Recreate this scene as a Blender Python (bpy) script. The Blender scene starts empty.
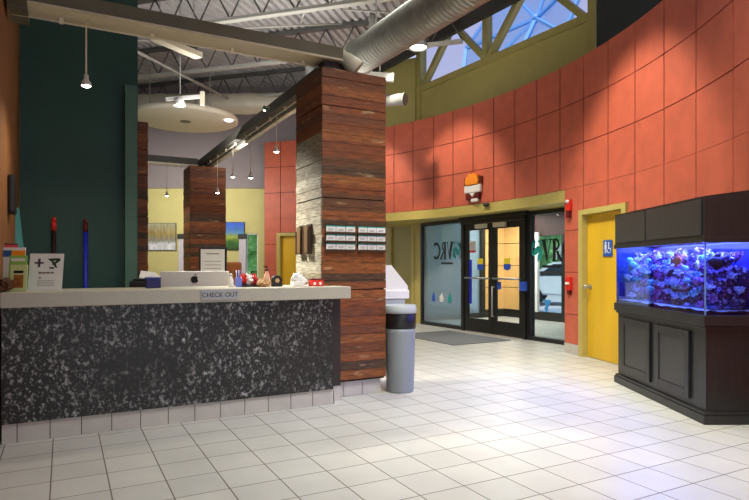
import bpy, bmesh, math, random
from mathutils import Vector, Matrix, noise
random.seed(7)
R = math.radians
PI = math.pi
sc = bpy.context.scene
COL = sc.collection

# ------------------------------------------------------------------ camera
CH = 1.285
cam_d = bpy.data.cameras.new('camera')
cam = bpy.data.objects.new('camera', cam_d)
COL.objects.link(cam)
cam.location = (0, 0, CH)
cam.rotation_euler = (R(90), 0, 0)
cam_d.sensor_width = 36.0
cam_d.lens = 580.0 / 749.0 * 36.0
cam_d.shift_y = 16.5 / 749.0
cam_d.clip_start = 0.05
cam_d.clip_end = 300
sc.camera = cam

# ------------------------------------------------------------------ view, world
sc.view_settings.view_transform = 'Standard'
sc.view_settings.look = 'None'
sc.view_settings.gamma = 1.0
sc.view_settings.use_curve_mapping = False
sc.view_settings.exposure = 0.15

def lin(c):
    return tuple((x / 12.92 if x <= 0.04045 else ((x + 0.055) / 1.055) ** 2.4) for x in (v / 255.0 for v in c))

w = bpy.data.worlds.new('sky')
sc.world = w
w.use_nodes = True
wn = w.node_tree
wn.nodes.clear()
wo = wn.nodes.new('ShaderNodeOutputWorld')
wb = wn.nodes.new('ShaderNodeBackground')
wg = wn.nodes.new('ShaderNodeTexGradient')
wr = wn.nodes.new('ShaderNodeValToRGB')
wt = wn.nodes.new('ShaderNodeTexCoord')
ws = wn.nodes.new('ShaderNodeSeparateXYZ')
wn.links.new(wt.outputs['Generated'], ws.inputs[0])
wn.links.new(ws.outputs['Z'], wr.inputs[0])
wr.color_ramp.elements[0].position = 0.0
wr.color_ramp.elements[0].color = (*lin((226, 232, 240)), 1)
wr.color_ramp.elements[1].position = 0.55
wr.color_ramp.elements[1].color = (*lin((186, 196, 245)), 1)
wn.links.new(wr.outputs[0], wb.inputs[0])
wb.inputs[1].default_value = 0.85
wn.links.new(wb.outputs[0], wo.inputs[0])

def aim(o, target):
    d = Vector(target) - o.location
    o.rotation_euler = d.to_track_quat('-Z', 'Y').to_euler()

def area(name, loc, target, power, sx, sy, col=(1, 1, 1)):
    l = bpy.data.lights.new(name, 'AREA')
    l.shape = 'RECTANGLE'
    l.size = sx
    l.size_y = sy
    l.energy = power
    l.color = col
    o = bpy.data.objects.new(name, l)
    COL.objects.link(o)
    o.location = loc
    aim(o, target)
    return o

def spot(name, loc, target, power, ang, blend=0.35, col=(1, .9, .75), r=.05):
    l = bpy.data.lights.new(name, 'SPOT')
    l.energy = power
    l.spot_size = R(ang)
    l.spot_blend = blend
    l.color = col
    l.shadow_soft_size = r
    o = bpy.data.objects.new(name, l)
    COL.objects.link(o)
    o.location = loc
    aim(o, target)
    return o

# unseen fill lamps added over the lobby and behind the camera
def spread(o, a):
    o.data.spread = R(a); return o
spread(area('lobby_fill_light', (1.5, 3.6, 5.1), (1.3, 4.6, 0), 112, 2.2, 2.2, (.97, 1, .96)), 95)
spread(area('lobby_fill_light', (1.0, 7.3, 5.1), (0.9, 7.5, 0), 88, 1.2, 2.4, (.98, 1, .96)), 95)
area('lobby_rear_fill', (1.2, -4.5, 1.9), (0.6, 6.5, 0.6), 60, 5.0, 2.2, (.96, .99, 1))
spread(area('reception_fill_light', (-2.35, 6.5, 2.95), (-.75, 5.95, .95), 31, .4, .4, (1, .95, .84)), 62)  # added unseen fill lamp, brightens the pillar's left side
area('back_room_light', (-4.4, 12.4, 3.2), (-4.6, 14.3, 1.5), 60, 2.2, 1.0, (1, .96, .86))
area('back_room_light', (-2.0, 11.6, 3.9), (-1.6, 12.8, 0), 17, 1.2, 1.2, (1, .96, .88))
area('ceiling_bounce_light', (-1.5, 9.2, 3.45), (-1.8, 9.9, 6), 76, 3.0, 2.0, (1, .97, .95))
area('vestibule_light', (3.0, 13.3, 2.55), (3.0, 13.3, 0), 120, 1.6, 1.6, (1, .98, .95))
sun_d = bpy.data.lights.new('sun', 'SUN')
sun_d.energy = 4.5
sun_d.angle = R(2)
sun_d.color = (1, .97, .92)
sun = bpy.data.objects.new('sun', sun_d)
COL.objects.link(sun)
sun.location = (0, 0, 30)
aim(sun, (9.5, 14.5, 0))
# wall washers: (angle on the curved wall, offset from it, height, power)
CC = Vector((-5.06, 6.11))
CR = 8.33

# ------------------------------------------------------------------ frames of reference
TH = math.atan2(.4725, .881)
O = Vector((-.505, 5.58))
Bv = Vector((math.cos(TH), math.sin(TH)))
Av = Vector((-math.sin(TH), math.cos(TH)))

def G(a, b, z=0.0):
    p = O + Bv * a + Av * b
    return Vector((p.x, p.y, z))

def ga(px, b):
    """counter coordinate of the sight line px at depth row b"""
    k = (px - 374.5) / 580.0
    p0 = O + Av * b
    return (k * p0.y - p0.x) / (Bv.x - k * Bv.y)

def W(ang, z=0.0, off=0.0):
    """point on the curved wall (off > 0 = towards the room)"""
    a = R(ang)
    return Vector((CC.x + (CR - off) * math.cos(a), CC.y + (CR - off) * math.sin(a), z))

SO = Vector((1.05, 13.0))
Sd = Vector((.509, -.861)).normalized()
Sn = Vector((-Sd.y, Sd.x)) * 1.0          # outward (away from the lobby)
if Sn.x < 0: Sn = -Sn
SANG = math.atan2(Sd.y, Sd.x)

def S(u, n=0.0, z=0.0):
    p = SO + Sd * u + Sn * n
    return Vector((p.x, p.y, z))

def su(px, n=0.0):
    k = (px - 374.5) / 580.0
    p0 = SO + Sn * n
    return (k * p0.y - p0.x) / (Sd.x - k * Sd.y)

# ------------------------------------------------------------------ materials
MATS = {}
def mat(name, c, rough=.6, metal=0.0, var=0.0, vs=8.0, bump=0.0, bs=60.0, spec=.5, stretch=None):
    if name in MATS: return MATS[name]
    m = bpy.data.materials.new(name)
    m.use_nodes = True
    nt = m.node_tree
    p = nt.nodes['Principled BSDF']
    col = (*lin(c), 1)
    p.inputs['Base Color'].default_value = col
    p.inputs['Roughness'].default_value = rough
    p.inputs['Metallic'].default_value = metal
    p.inputs['Specular IOR Level'].default_value = spec
    tc = nt.nodes.new('ShaderNodeTexCoord')
    src = tc.outputs['Object']
    if stretch:
        mp = nt.nodes.new('ShaderNodeMapping')
        mp.inputs['Scale'].default_value = stretch
        nt.links.new(src, mp.inputs[0])
        src = mp.outputs[0]
    if var > 0:
        n = nt.nodes.new('ShaderNodeTexNoise')
        n.inputs['Scale'].default_value = vs
        n.inputs['Detail'].default_value = 5
        nt.links.new(src, n.inputs['Vector'])
        r = nt.nodes.new('ShaderNodeValToRGB')
        r.color_ramp.elements[0].position = .3
        r.color_ramp.elements[1].position = .7
        r.color_ramp.elements[0].color = (*[x * (1 - var) for x in col[:3]], 1)
        r.color_ramp.elements[1].color = (*[min(1, x * (1 + var)) for x in col[:3]], 1)
        nt.links.new(n.outputs[0], r.inputs[0])
        nt.links.new(r.outputs[0], p.inputs['Base Color'])
    if bump > 0:
        n2 = nt.nodes.new('ShaderNodeTexNoise')
        n2.inputs['Scale'].default_value = bs
        nt.links.new(src, n2.inputs['Vector'])
        b = nt.nodes.new('ShaderNodeBump')
        b.inputs['Strength'].default_value = bump
        b.inputs['Distance'].default_value = .01
        nt.links.new(n2.outputs[0], b.inputs['Height'])
        nt.links.new(b.outputs[0], p.inputs['Normal'])
    MATS[name] = m
    return m

def emit(name, c, s):
    if name in MATS: return MATS[name]
    m = bpy.data.materials.new(name)
    m.use_nodes = True
    p = m.node_tree.nodes['Principled BSDF']
    p.inputs['Base Color'].default_value = (*lin(c), 1)
    p.inputs['Emission Color'].default_value = (*lin(c), 1)
    p.inputs['Emission Strength'].default_value = s
    MATS[name] = m
    return m

def glass(name, tint=(255, 255, 255), refl=.06, rough=.02, body=None, bodyf=0.0):
    m = bpy.data.materials.new(name)
    m.use_nodes = True
    nt = m.node_tree
    nt.nodes.clear()
    out = nt.nodes.new('ShaderNodeOutputMaterial')
    t = nt.nodes.new('ShaderNodeBsdfTransparent')
    t.inputs[0].default_value = (*lin(tint), 1)
    g = nt.nodes.new('ShaderNodeBsdfGlossy')
    g.inputs['Roughness'].default_value = rough
    mx = nt.nodes.new('ShaderNodeMixShader')
    fr = nt.nodes.new('ShaderNodeLayerWeight')
    fr.inputs[0].default_value = .5
    pw = nt.nodes.new('ShaderNodeMath')
    pw.operation = 'POWER'
    pw.inputs[1].default_value = 4
    nt.links.new(fr.outputs['Facing'], pw.inputs[0])
    mul = nt.nodes.new('ShaderNodeMath')
    mul.operation = 'MULTIPLY_ADD'
    mul.inputs[1].default_value = .6
    mul.inputs[2].default_value = refl * .5
    mul.use_clamp = True
    nt.links.new(pw.outputs[0], mul.inputs[0])
    nt.links.new(mul.outputs[0], mx.inputs[0])
    nt.links.new(t.outputs[0], mx.inputs[1])
    nt.links.new(g.outputs[0], mx.inputs[2])
    last = mx
    if body:
        d = nt.nodes.new('ShaderNodeBsdfDiffuse')
        d.inputs[0].default_value = (*lin(body), 1)
        m2 = nt.nodes.new('ShaderNodeMixShader')
        m2.inputs[0].default_value = bodyf
        nt.links.new(mx.outputs[0], m2.inputs[1])
        nt.links.new(d.outputs[0], m2.inputs[2])
        last = m2
    nt.links.new(last.outputs[0], out.inputs[0])
    MATS[name] = m
    return m

def floor_mat():
    m = bpy.data.materials.new('floor_tile')
    m.use_nodes = True
    nt = m.node_tree
    p = nt.nodes['Principled BSDF']
    tc = nt.nodes.new('ShaderNodeTexCoord')
    br = nt.nodes.new('ShaderNodeTexBrick')
    br.offset = 0.0
    br.squash = 1.0
    br.inputs['Scale'].default_value = 1.0
    br.inputs['Brick Width'].default_value = .305
    br.inputs['Row Height'].default_value = .305
    br.inputs['Mortar Size'].default_value = .0042
    br.inputs['Mortar Smooth'].default_value = .25
    br.inputs['Bias'].default_value = 0
    br.inputs['Color1'].default_value = (*lin((205, 202, 190)), 1)
    br.inputs['Color2'].default_value = (*lin((196, 194, 183)), 1)
    br.inputs['Mortar'].default_value = (*lin((112, 104, 88)), 1)
    nt.links.new(tc.outputs['Object'], br.inputs['Vector'])
    n = nt.nodes.new('ShaderNodeTexNoise')
    n.inputs['Scale'].default_value = 3.0
    n.inputs['Detail'].default_value = 6
    nt.links.new(tc.outputs['Object'], n.inputs['Vector'])
    mx = nt.nodes.new('ShaderNodeMix')
    mx.data_type = 'RGBA'
    mx.blend_type = 'MULTIPLY'
    mx.inputs[0].default_value = .25
    nt.links.new(br.outputs['Color'], mx.inputs[6])
    nt.links.new(n.outputs[0], mx.inputs[7])
    nt.links.new(mx.outputs[2], p.inputs['Base Color'])
    rr = nt.nodes.new('ShaderNodeMapRange')
    rr.inputs[3].default_value = .36
    rr.inputs[4].default_value = .7
    nt.links.new(br.outputs['Fac'], rr.inputs[0])
    nt.links.new(rr.outputs[0], p.inputs['Roughness'])
    b = nt.nodes.new('ShaderNodeBump')
    b.inputs['Strength'].default_value = .5
    b.inputs['Distance'].default_value = .003
    b.invert = True
    nt.links.new(br.outputs['Fac'], b.inputs['Height'])
    nt.links.new(b.outputs[0], p.inputs['Normal'])
    return m

def plank_mat(name, cols, streak, row=.105, streak_amt=.5, rough=.55):
    """horizontal boards, one colour per board plus streaks along the grain"""
    m = bpy.data.materials.new(name)
    m.use_nodes = True
    nt = m.node_tree
    L = nt.links.new
    p = nt.nodes['Principled BSDF']
    p.inputs['Roughness'].default_value = rough
    tc = nt.nodes.new('ShaderNodeTexCoord')
    sp = nt.nodes.new('ShaderNodeSeparateXYZ')
    L(tc.outputs['Object'], sp.inputs[0])
    dv = nt.nodes.new('ShaderNodeMath'); dv.operation = 'DIVIDE'; dv.inputs[1].default_value = row
    L(sp.outputs['Z'], dv.inputs[0])
    fl = nt.nodes.new('ShaderNodeMath'); fl.operation = 'FLOOR'
    L(dv.outputs[0], fl.inputs[0])
    wn_ = nt.nodes.new('ShaderNodeTexWhiteNoise'); wn_.noise_dimensions = '1D'
    L(fl.outputs[0], wn_.inputs['W'])
    r = nt.nodes.new('ShaderNodeValToRGB')
    r.color_ramp.interpolation = 'CONSTANT'
    while len(r.color_ramp.elements) < len(cols): r.color_ramp.elements.new(.5)
    for i, c in enumerate(cols):
        r.color_ramp.elements[i].position = i / len(cols)
        r.color_ramp.elements[i].color = (*lin(c), 1)
    L(wn_.outputs['Value'], r.inputs[0])
    mp = nt.nodes.new('ShaderNodeMapping')
    mp.inputs['Scale'].default_value = (4.5, 4.5, 40.0)
    L(tc.outputs['Object'], mp.inputs[0])
    n = nt.nodes.new('ShaderNodeTexNoise')
    n.inputs['Scale'].default_value = 1.6
    n.inputs['Detail'].default_value = 7
    n.inputs['Roughness'].default_value = .65
    L(mp.outputs[0], n.inputs['Vector'])
    r2 = nt.nodes.new('ShaderNodeValToRGB')
    r2.color_ramp.elements[0].position = .36
    r2.color_ramp.elements[0].color = (.28, .25, .22, 1)
    r2.color_ramp.elements[1].position = .6
    r2.color_ramp.elements[1].color = (1.15, 1.1, 1.05, 1)
    L(n.outputs[0], r2.inputs[0])
    mx = nt.nodes.new('ShaderNodeMix'); mx.data_type = 'RGBA'; mx.blend_type = 'MULTIPLY'
    mx.inputs[0].default_value = .85
    L(r.outputs[0], mx.inputs[6]); L(r2.outputs[0], mx.inputs[7])
    # pale worn streaks
    mp3 = nt.nodes.new('ShaderNodeMapping')
    mp3.inputs['Scale'].default_value = (4.0, 4.0, 17.0)
    mp3.inputs['Location'].default_value = (3.1, 1.7, 5.2)
    L(tc.outputs['Object'], mp3.inputs[0])
    n3 = nt.nodes.new('ShaderNodeTexNoise'); n3.inputs['Scale'].default_value = 1.0; n3.inputs['Detail'].default_value = 4
    L(mp3.outputs[0], n3.inputs['Vector'])
    r3 = nt.nodes.new('ShaderNodeValToRGB')
    r3.color_ramp.elements[0].position = .62
    r3.color_ramp.elements[0].color = (0, 0, 0, 1)
    r3.color_ramp.elements[1].position = .74
    r3.color_ramp.elements[1].color = (streak_amt,) * 3 + (1,)
    L(n3.outputs[0], r3.inputs[0])
    mx2 = nt.nodes.new('ShaderNodeMix'); mx2.data_type = 'RGBA'
    L(r3.outputs[0], mx2.inputs[0]); L(mx.outputs[2], mx2.inputs[6])
    mx2.inputs[7].default_value = (*lin(streak), 1)
    L(mx2.outputs[2], p.inputs['Base Color'])
    b = nt.nodes.new('ShaderNodeBump'); b.inputs['Strength'].default_value = .4; b.inputs['Distance'].default_value = .006
    L(n.outputs[0], b.inputs['Height']); L(b.outputs[0], p.inputs['Normal'])
    MATS[name] = m
    return m

def fleck_mat():
    """black counter front with pale mottled flecks"""
    m = bpy.data.materials.new('flecked_black_panel')
    m.use_nodes = True
    nt = m.node_tree
    L = nt.links.new
    p = nt.nodes['Principled BSDF']
    p.inputs['Roughness'].default_value = .38
    tc = nt.nodes.new('ShaderNodeTexCoord')
    # warp
    nw = nt.nodes.new('ShaderNodeTexNoise'); nw.inputs['Scale'].default_value = 9; nw.inputs['Detail'].default_value = 3
    L(tc.outputs['Object'], nw.inputs['Vector'])
    vm = nt.nodes.new('ShaderNodeVectorMath'); vm.operation = 'MULTIPLY_ADD'
    vm.inputs[1].default_value = (.09, .09, .09)
    L(nw.outputs['Color'], vm.inputs[0]); L(tc.outputs['Object'], vm.inputs[2])
    cols = []
    for sc_, lo, hi, amt, off in ((30, .55, .78, .8, 0.0), (58, .56, .80, .6, 5.0)):
        mpn = nt.nodes.new('ShaderNodeMapping'); mpn.inputs['Location'].default_value = (off, off * 2, off)
        mpn.inputs['Scale'].default_value = (1.0, 1.0, .8); mpn.inputs['Rotation'].default_value = (0, .5, 0)
        L(tc.outputs['Object'], mpn.inputs[0])
        v = nt.nodes.new('ShaderNodeTexNoise'); v.inputs['Scale'].default_value = sc_; v.inputs['Detail'].default_value = 2.5; v.inputs['Roughness'].default_value = .5
        L(mpn.outputs[0], v.inputs['Vector'])
        r = nt.nodes.new('ShaderNodeValToRGB')
        r.color_ramp.elements[0].position = lo; r.color_ramp.elements[0].color = (0, 0, 0, 1)
        r.color_ramp.elements[1].position = hi; r.color_ramp.elements[1].color = (amt,) * 3 + (1,)
        L(v.outputs[0], r.inputs[0])
        cols.append(r)
    ad = nt.nodes.new('ShaderNodeMath'); ad.operation = 'ADD'
    L(cols[0].outputs[0], ad.inputs[0]); L(cols[1].outputs[0], ad.inputs[1])
    nb = nt.nodes.new('ShaderNodeTexNoise'); nb.inputs['Scale'].default_value = 2.4; nb.inputs['Detail'].default_value = 4
    L(tc.outputs['Object'], nb.inputs['Vector'])
    rb = nt.nodes.new('ShaderNodeValToRGB')
    rb.color_ramp.elements[0].position = .36; rb.color_ramp.elements[0].color = (.12,) * 3 + (1,)
    rb.color_ramp.elements[1].position = .62; rb.color_ramp.elements[1].color = (1,) * 3 + (1,)
    L(nb.outputs[0], rb.inputs[0])
    mu2 = nt.nodes.new('ShaderNodeMath'); mu2.operation = 'MULTIPLY'; mu2.use_clamp = True
    L(ad.outputs[0], mu2.inputs[0]); L(rb.outputs[0], mu2.inputs[1])
    mx = nt.nodes.new('ShaderNodeMix'); mx.data_type = 'RGBA'
    L(mu2.outputs[0], mx.inputs[0])
    mx.inputs[6].default_value = (*lin((27, 25, 21)), 1)
    mx.inputs[7].default_value = (*lin((205, 203, 198)), 1)
    L(mx.outputs[2], p.inputs['Base Color'])
    return m

def ramp_noise_mat(name, stops, scale, rough=.6, stretch=None, detail=5, bump=0):
    m = bpy.data.materials.new(name)
    m.use_nodes = True
    nt = m.node_tree
    L = nt.links.new
    p = nt.nodes['Principled BSDF']
    p.inputs['Roughness'].default_value = rough
    tc = nt.nodes.new('ShaderNodeTexCoord')
    src = tc.outputs['Object']
    if stretch:
        mp = nt.nodes.new('ShaderNodeMapping'); mp.inputs['Scale'].default_value = stretch
        L(src, mp.inputs[0]); src = mp.outputs[0]
    n = nt.nodes.new('ShaderNodeTexNoise'); n.inputs['Scale'].default_value = scale; n.inputs['Detail'].default_value = detail
    L(src, n.inputs['Vector'])
    r = nt.nodes.new('ShaderNodeValToRGB')
    while len(r.color_ramp.elements) < len(stops): r.color_ramp.elements.new(.5)
    for i, (pos, c) in enumerate(stops):
        r.color_ramp.elements[i].position = pos
        r.color_ramp.elements[i].color = (*lin(c), 1)
    L(n.outputs[0], r.inputs[0]); L(r.outputs[0], p.inputs['Base Color'])
    if bump:
        b = nt.nodes.new('ShaderNodeBump'); b.inputs['Strength'].default_value = bump; b.inputs['Distance'].default_value = .02
        L(n.outputs[0], b.inputs['Height']); L(b.outputs[0], p.inputs['Normal'])
    MATS[name] = m
    return m

def painting_mat(name, vert, noise_stops, scale, stretch):
    """vertical ramp of a picture mixed with noise"""
    m = bpy.data.materials.new(name)
    m.use_nodes = True
    nt = m.node_tree
    L = nt.links.new
    p = nt.nodes['Principled BSDF']
    tc = nt.nodes.new('ShaderNodeTexCoord')
    mp = nt.nodes.new('ShaderNodeMapping'); mp.inputs['Scale'].default_value = stretch
    L(tc.outputs['Generated'], mp.inputs[0])
    n = nt.nodes.new('ShaderNodeTexNoise'); n.inputs['Scale'].default_value = scale; n.inputs['Detail'].default_value = 5
    L(mp.outputs[0], n.inputs['Vector'])
    sp = nt.nodes.new('ShaderNodeSeparateXYZ'); L(tc.outputs['Generated'], sp.inputs[0])
    ad = nt.nodes.new('ShaderNodeMath'); ad.operation = 'MULTIPLY_ADD'; ad.inputs[1].default_value = .35; 
    L(n.outputs[0], ad.inputs[0]); L(sp.outputs['Z'], ad.inputs[2])
    sb = nt.nodes.new('ShaderNodeMath'); sb.operation = 'SUBTRACT'; sb.inputs[1].default_value = .175
    L(ad.outputs[0], sb.inputs[0])
    r = nt.nodes.new('ShaderNodeValToRGB')
    while len(r.color_ramp.elements) < len(vert): r.color_ramp.elements.new(.5)
    for i, (pos, c) in enumerate(vert):
        r.color_ramp.elements[i].position = pos; r.color_ramp.elements[i].color = (*lin(c), 1)
    L(sb.outputs[0], r.inputs[0])
    r2 = nt.nodes.new('ShaderNodeValToRGB')
    for i, (pos, c) in enumerate(noise_stops):
        r2.color_ramp.elements[i].position = pos; r2.color_ramp.elements[i].color = (*lin(c), 1)
    L(n.outputs[0], r2.inputs[0])
    mx = nt.nodes.new('ShaderNodeMix'); mx.data_type = 'RGBA'; mx.blend_type = 'MULTIPLY'; mx.inputs[0].default_value = .38
    L(r.outputs[0], mx.inputs[6]); L(r2.outputs[0], mx.inputs[7])
    L(mx.outputs[2], p.inputs['Base Color'])
    return m

M = {}
M['red'] = mat('terracotta_panel', (198, 98, 72), .5, var=.10, vs=5, bump=.08, bs=180)
M['groove'] = mat('panel_groove', (70, 24, 18), .8)
M['olive'] = mat('olive_paint', (172, 160, 92), .55, var=.04, vs=4)
M['olive_light'] = mat('pale_olive_paint', (190, 174, 96), .5, var=.04, vs=4)
M['mauve'] = mat('mauve_grey_paint', (150, 140, 142), .8, var=.04, vs=3)
M['yellow_wall'] = mat('pale_yellow_paint', (210, 200, 132), .7, var=.03, vs=3)
M['brown_wall'] = mat('brown_wall_paint', (140, 92, 46), .7, var=.1, vs=3)
M['green_wall'] = mat('dark_green_paint', (36, 74, 66), .6, var=.06, vs=4)
M['green_light'] = mat('grey_green_paint', (72, 108, 96), .6, var=.05, vs=4)
M['beam_olive'] = mat('beam_olive_grey', (98, 92, 72), .5, var=.06, vs=5)
M['beam_dark'] = mat('beam_dark_grey', (64, 62, 54), .5, var=.06, vs=5)
M['cream'] = mat('cream_paint', (220, 212, 186), .5, var=.05, vs=6)
M['beam_cream'] = mat('aged_cream_paint', (196, 186, 156), .55, var=.06, vs=6)
M['deck'] = mat('painted_roof_deck', (176, 174, 172), .6, var=.12, vs=3)
M['joist'] = mat('joist_paint', (178, 178, 168), .55, var=.08, vs=4)
M['joist_web'] = mat('joist_web_paint', (84, 84, 80), .6, var=.1, vs=4)
M['dark_steel'] = mat('dark_steel', (46, 46, 44), .5)
M['duct'] = mat('galvanised_duct', (158, 158, 146), .42, .5, var=.14, vs=6)
M['duct_pale'] = mat('pale_painted_duct', (206, 202, 182), .5, .1, var=.06, vs=4)
M['pipe'] = mat('grey_pipe', (150, 150, 144), .45, .3)
M['frame_black'] = mat('bronze_black_aluminium', (36, 35, 32), .4, .2)
M['white'] = mat('white_paint', (232, 230, 224), .5)
M['white_soft'] = mat('white_paper', (226, 224, 218), .8)
M['grey_mat'] = mat('grey_carpet_mat', (104, 106, 106), .95, var=.15, vs=60, bump=.3, bs=300)
M['door_yellow'] = mat('yellow_door_paint', (224, 178, 36), .45, var=.10, vs=3, stretch=(1, 1, .25))
M['steel'] = mat('brushed_steel', (190, 190, 186), .3, .9)
M['blue'] = mat('blue_plastic', (44, 84, 186), .45)
M['sign_blue'] = mat('sign_blue', (34, 84, 170), .5)
M['sticker_yellow'] = mat('sticker_yellow', (236, 214, 40), .5)
M['teal'] = mat('teal_vinyl', (36, 158, 148), .5)
M['navy_vinyl'] = mat('dark_navy_vinyl', (24, 60, 84), .5)
M['ink'] = mat('black_ink', (24, 24, 26), .5)
M['red_plastic'] = mat('red_plastic', (218, 44, 28), .4)
M['orange'] = mat('orange_plastic', (246, 146, 24), .4)
M['dark_red'] = mat('dark_red_plastic', (96, 20, 16), .45)
M['tan_panel'] = mat('tan_wall_panel', (226, 180, 112), .6, var=.05, vs=4)
M['tan_groove'] = mat('tan_panel_groove', (112, 86, 56), .8)
M['counter_top'] = mat('speckled_worktop', (172, 167, 150), .45, var=.16, vs=220)
M['kick'] = mat('kick_tile_glaze', (190, 184, 172), .35, var=.06, vs=6)
M['grout'] = mat('grey_grout', (112, 106, 96), .9)
M['fleck'] = fleck_mat()
M['side_dark'] = mat('dark_brown_laminate', (44, 34, 28), .5)
M['bin_grey'] = mat('grey_bin_plastic', (138, 144, 146), .5, var=.03, vs=5)
M['bin_lid'] = mat('pale_grey_bin_rim', (166, 172, 172), .5)
M['bag'] = mat('black_bin_bag', (22, 22, 22), .35, bump=.5, bs=40)
M['tank_wood'] = mat('black_stained_wood', (36, 36, 36), .38, var=.25, vs=6, stretch=(8, 8, .8))
M['tank_panel'] = mat('worn_black_door_panel', (54, 54, 52), .4, var=.25, vs=7, stretch=(6, 6, .9))
M['rock'] = ramp_noise_mat('live_rock', [(.40, (26, 10, 44)), (.52, (110, 60, 140)), (.64, (225, 215, 230))], 30, .8, bump=.7)
M['coral_violet'] = ramp_noise_mat('violet_coral', [(.38, (110, 30, 120)), (.62, (230, 150, 220))], 22, .7, bump=.5)
M['coral_cyan'] = ramp_noise_mat('cyan_coral', [(.38, (30, 120, 150)), (.62, (190, 255, 250))], 22, .7, bump=.5)
M['coral_pale'] = ramp_noise_mat('pale_coral', [(.35, (170, 170, 220)), (.65, (240, 235, 250))], 18, .7, bump=.5)
M['sand'] = mat('white_sand', (225, 230, 240), .9, var=.15, vs=60, bump=.5, bs=120)
M['tank_back'] = mat('blue_tank_back', (24, 20, 110), .7)
M['wood'] = plank_mat('reclaimed_board', [(136, 76, 30), (122, 64, 24), (98, 60, 28), (142, 82, 32), (112, 62, 28), (128, 68, 24), (78, 54, 30), (136, 78, 28)], (206, 176, 130), .087, .5)
M['wood_pale'] = plank_mat('lamp_washed_board', [(160, 156, 138), (146, 140, 122), (166, 164, 148), (132, 126, 106), (152, 150, 134)], (204, 204, 194), .087, .6)
M['wood_gap'] = mat('board_gap', (26, 18, 14), .9)
M['holder_wood'] = mat('dark_holder_wood', (62, 40, 20), .5)
M['holder_gold'] = mat('amber_holder_face', (92, 66, 32), .5, var=.2, vs=10)
M['alu'] = mat('silver_aluminium', (206, 202, 196), .4, .1)
M['apple_black'] = mat('black_logo', (16, 16, 18), .3)
M['tan_chair'] = mat('tan_chair_fabric', (176, 106, 50), .7, var=.1, vs=20)
M['skin_bottle'] = mat('peach_bottle', (232, 176, 150), .5)
M['tan_cloth'] = mat('tan_cloth', (198, 158, 112), .8, var=.1, vs=20)
M['navy'] = mat('navy_plastic', (30, 30, 92), .5)
M['bluepole'] = mat('blue_vinyl', (30, 40, 190), .45)
M['teal_cone_matte'] = mat('teal_cone_matte', (70, 138, 138), .8, var=.06, vs=8)
M['leaf_green'] = ramp_noise_mat('leaf_green', [(.3, (80, 146, 80)), (.55, (130, 196, 116)), (.75, (190, 228, 156))], 3.0, .6)
M['bark'] = mat('bark', (96, 78, 60), .9, var=.2, vs=10)
M['car_white'] = mat('white_car_paint', (228, 234, 240), .25)
M['car_glass'] = mat('dark_car_glass', (44, 56, 66), .1)
M['tyre'] = mat('tyre_rubber', (24, 24, 24), .8)
M['pavement'] = mat('pale_pavement', (196, 196, 204), .85, var=.08, vs=2)
M['brick_dark'] = mat('dark_brown_lintel', (58, 36, 32), .7, var=.15, vs=6)
M['olive_dark'] = mat('sun_block_dark', (44, 44, 36), .7)
M['sky_blue_frame'] = mat('blue_skylight_frame', (110, 170, 232), .5)
M['lamp_on'] = emit('lit_lamp_face', (255, 246, 230), 14.0)
M['lamp_on_soft'] = emit('lit_recessed_lamp', (255, 250, 240), 5.0)
M['glass'] = glass('clear_glass', (238, 244, 244), .06)
M['glass_grey'] = glass('grey_blue_glass', (196, 214, 222), .09, .02, (176, 190, 196), .34)
M['glass_sky'] = glass('clerestory_glass', (244, 244, 252), .04)
M['glass_blue'] = glass('blue_skylight_glass', (202, 230, 253), .03)
M['glass_tank'] = glass('tank_glass', (228, 238, 255), .05)
M['water'] = glass('tank_water', (214, 226, 255), .01)

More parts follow.
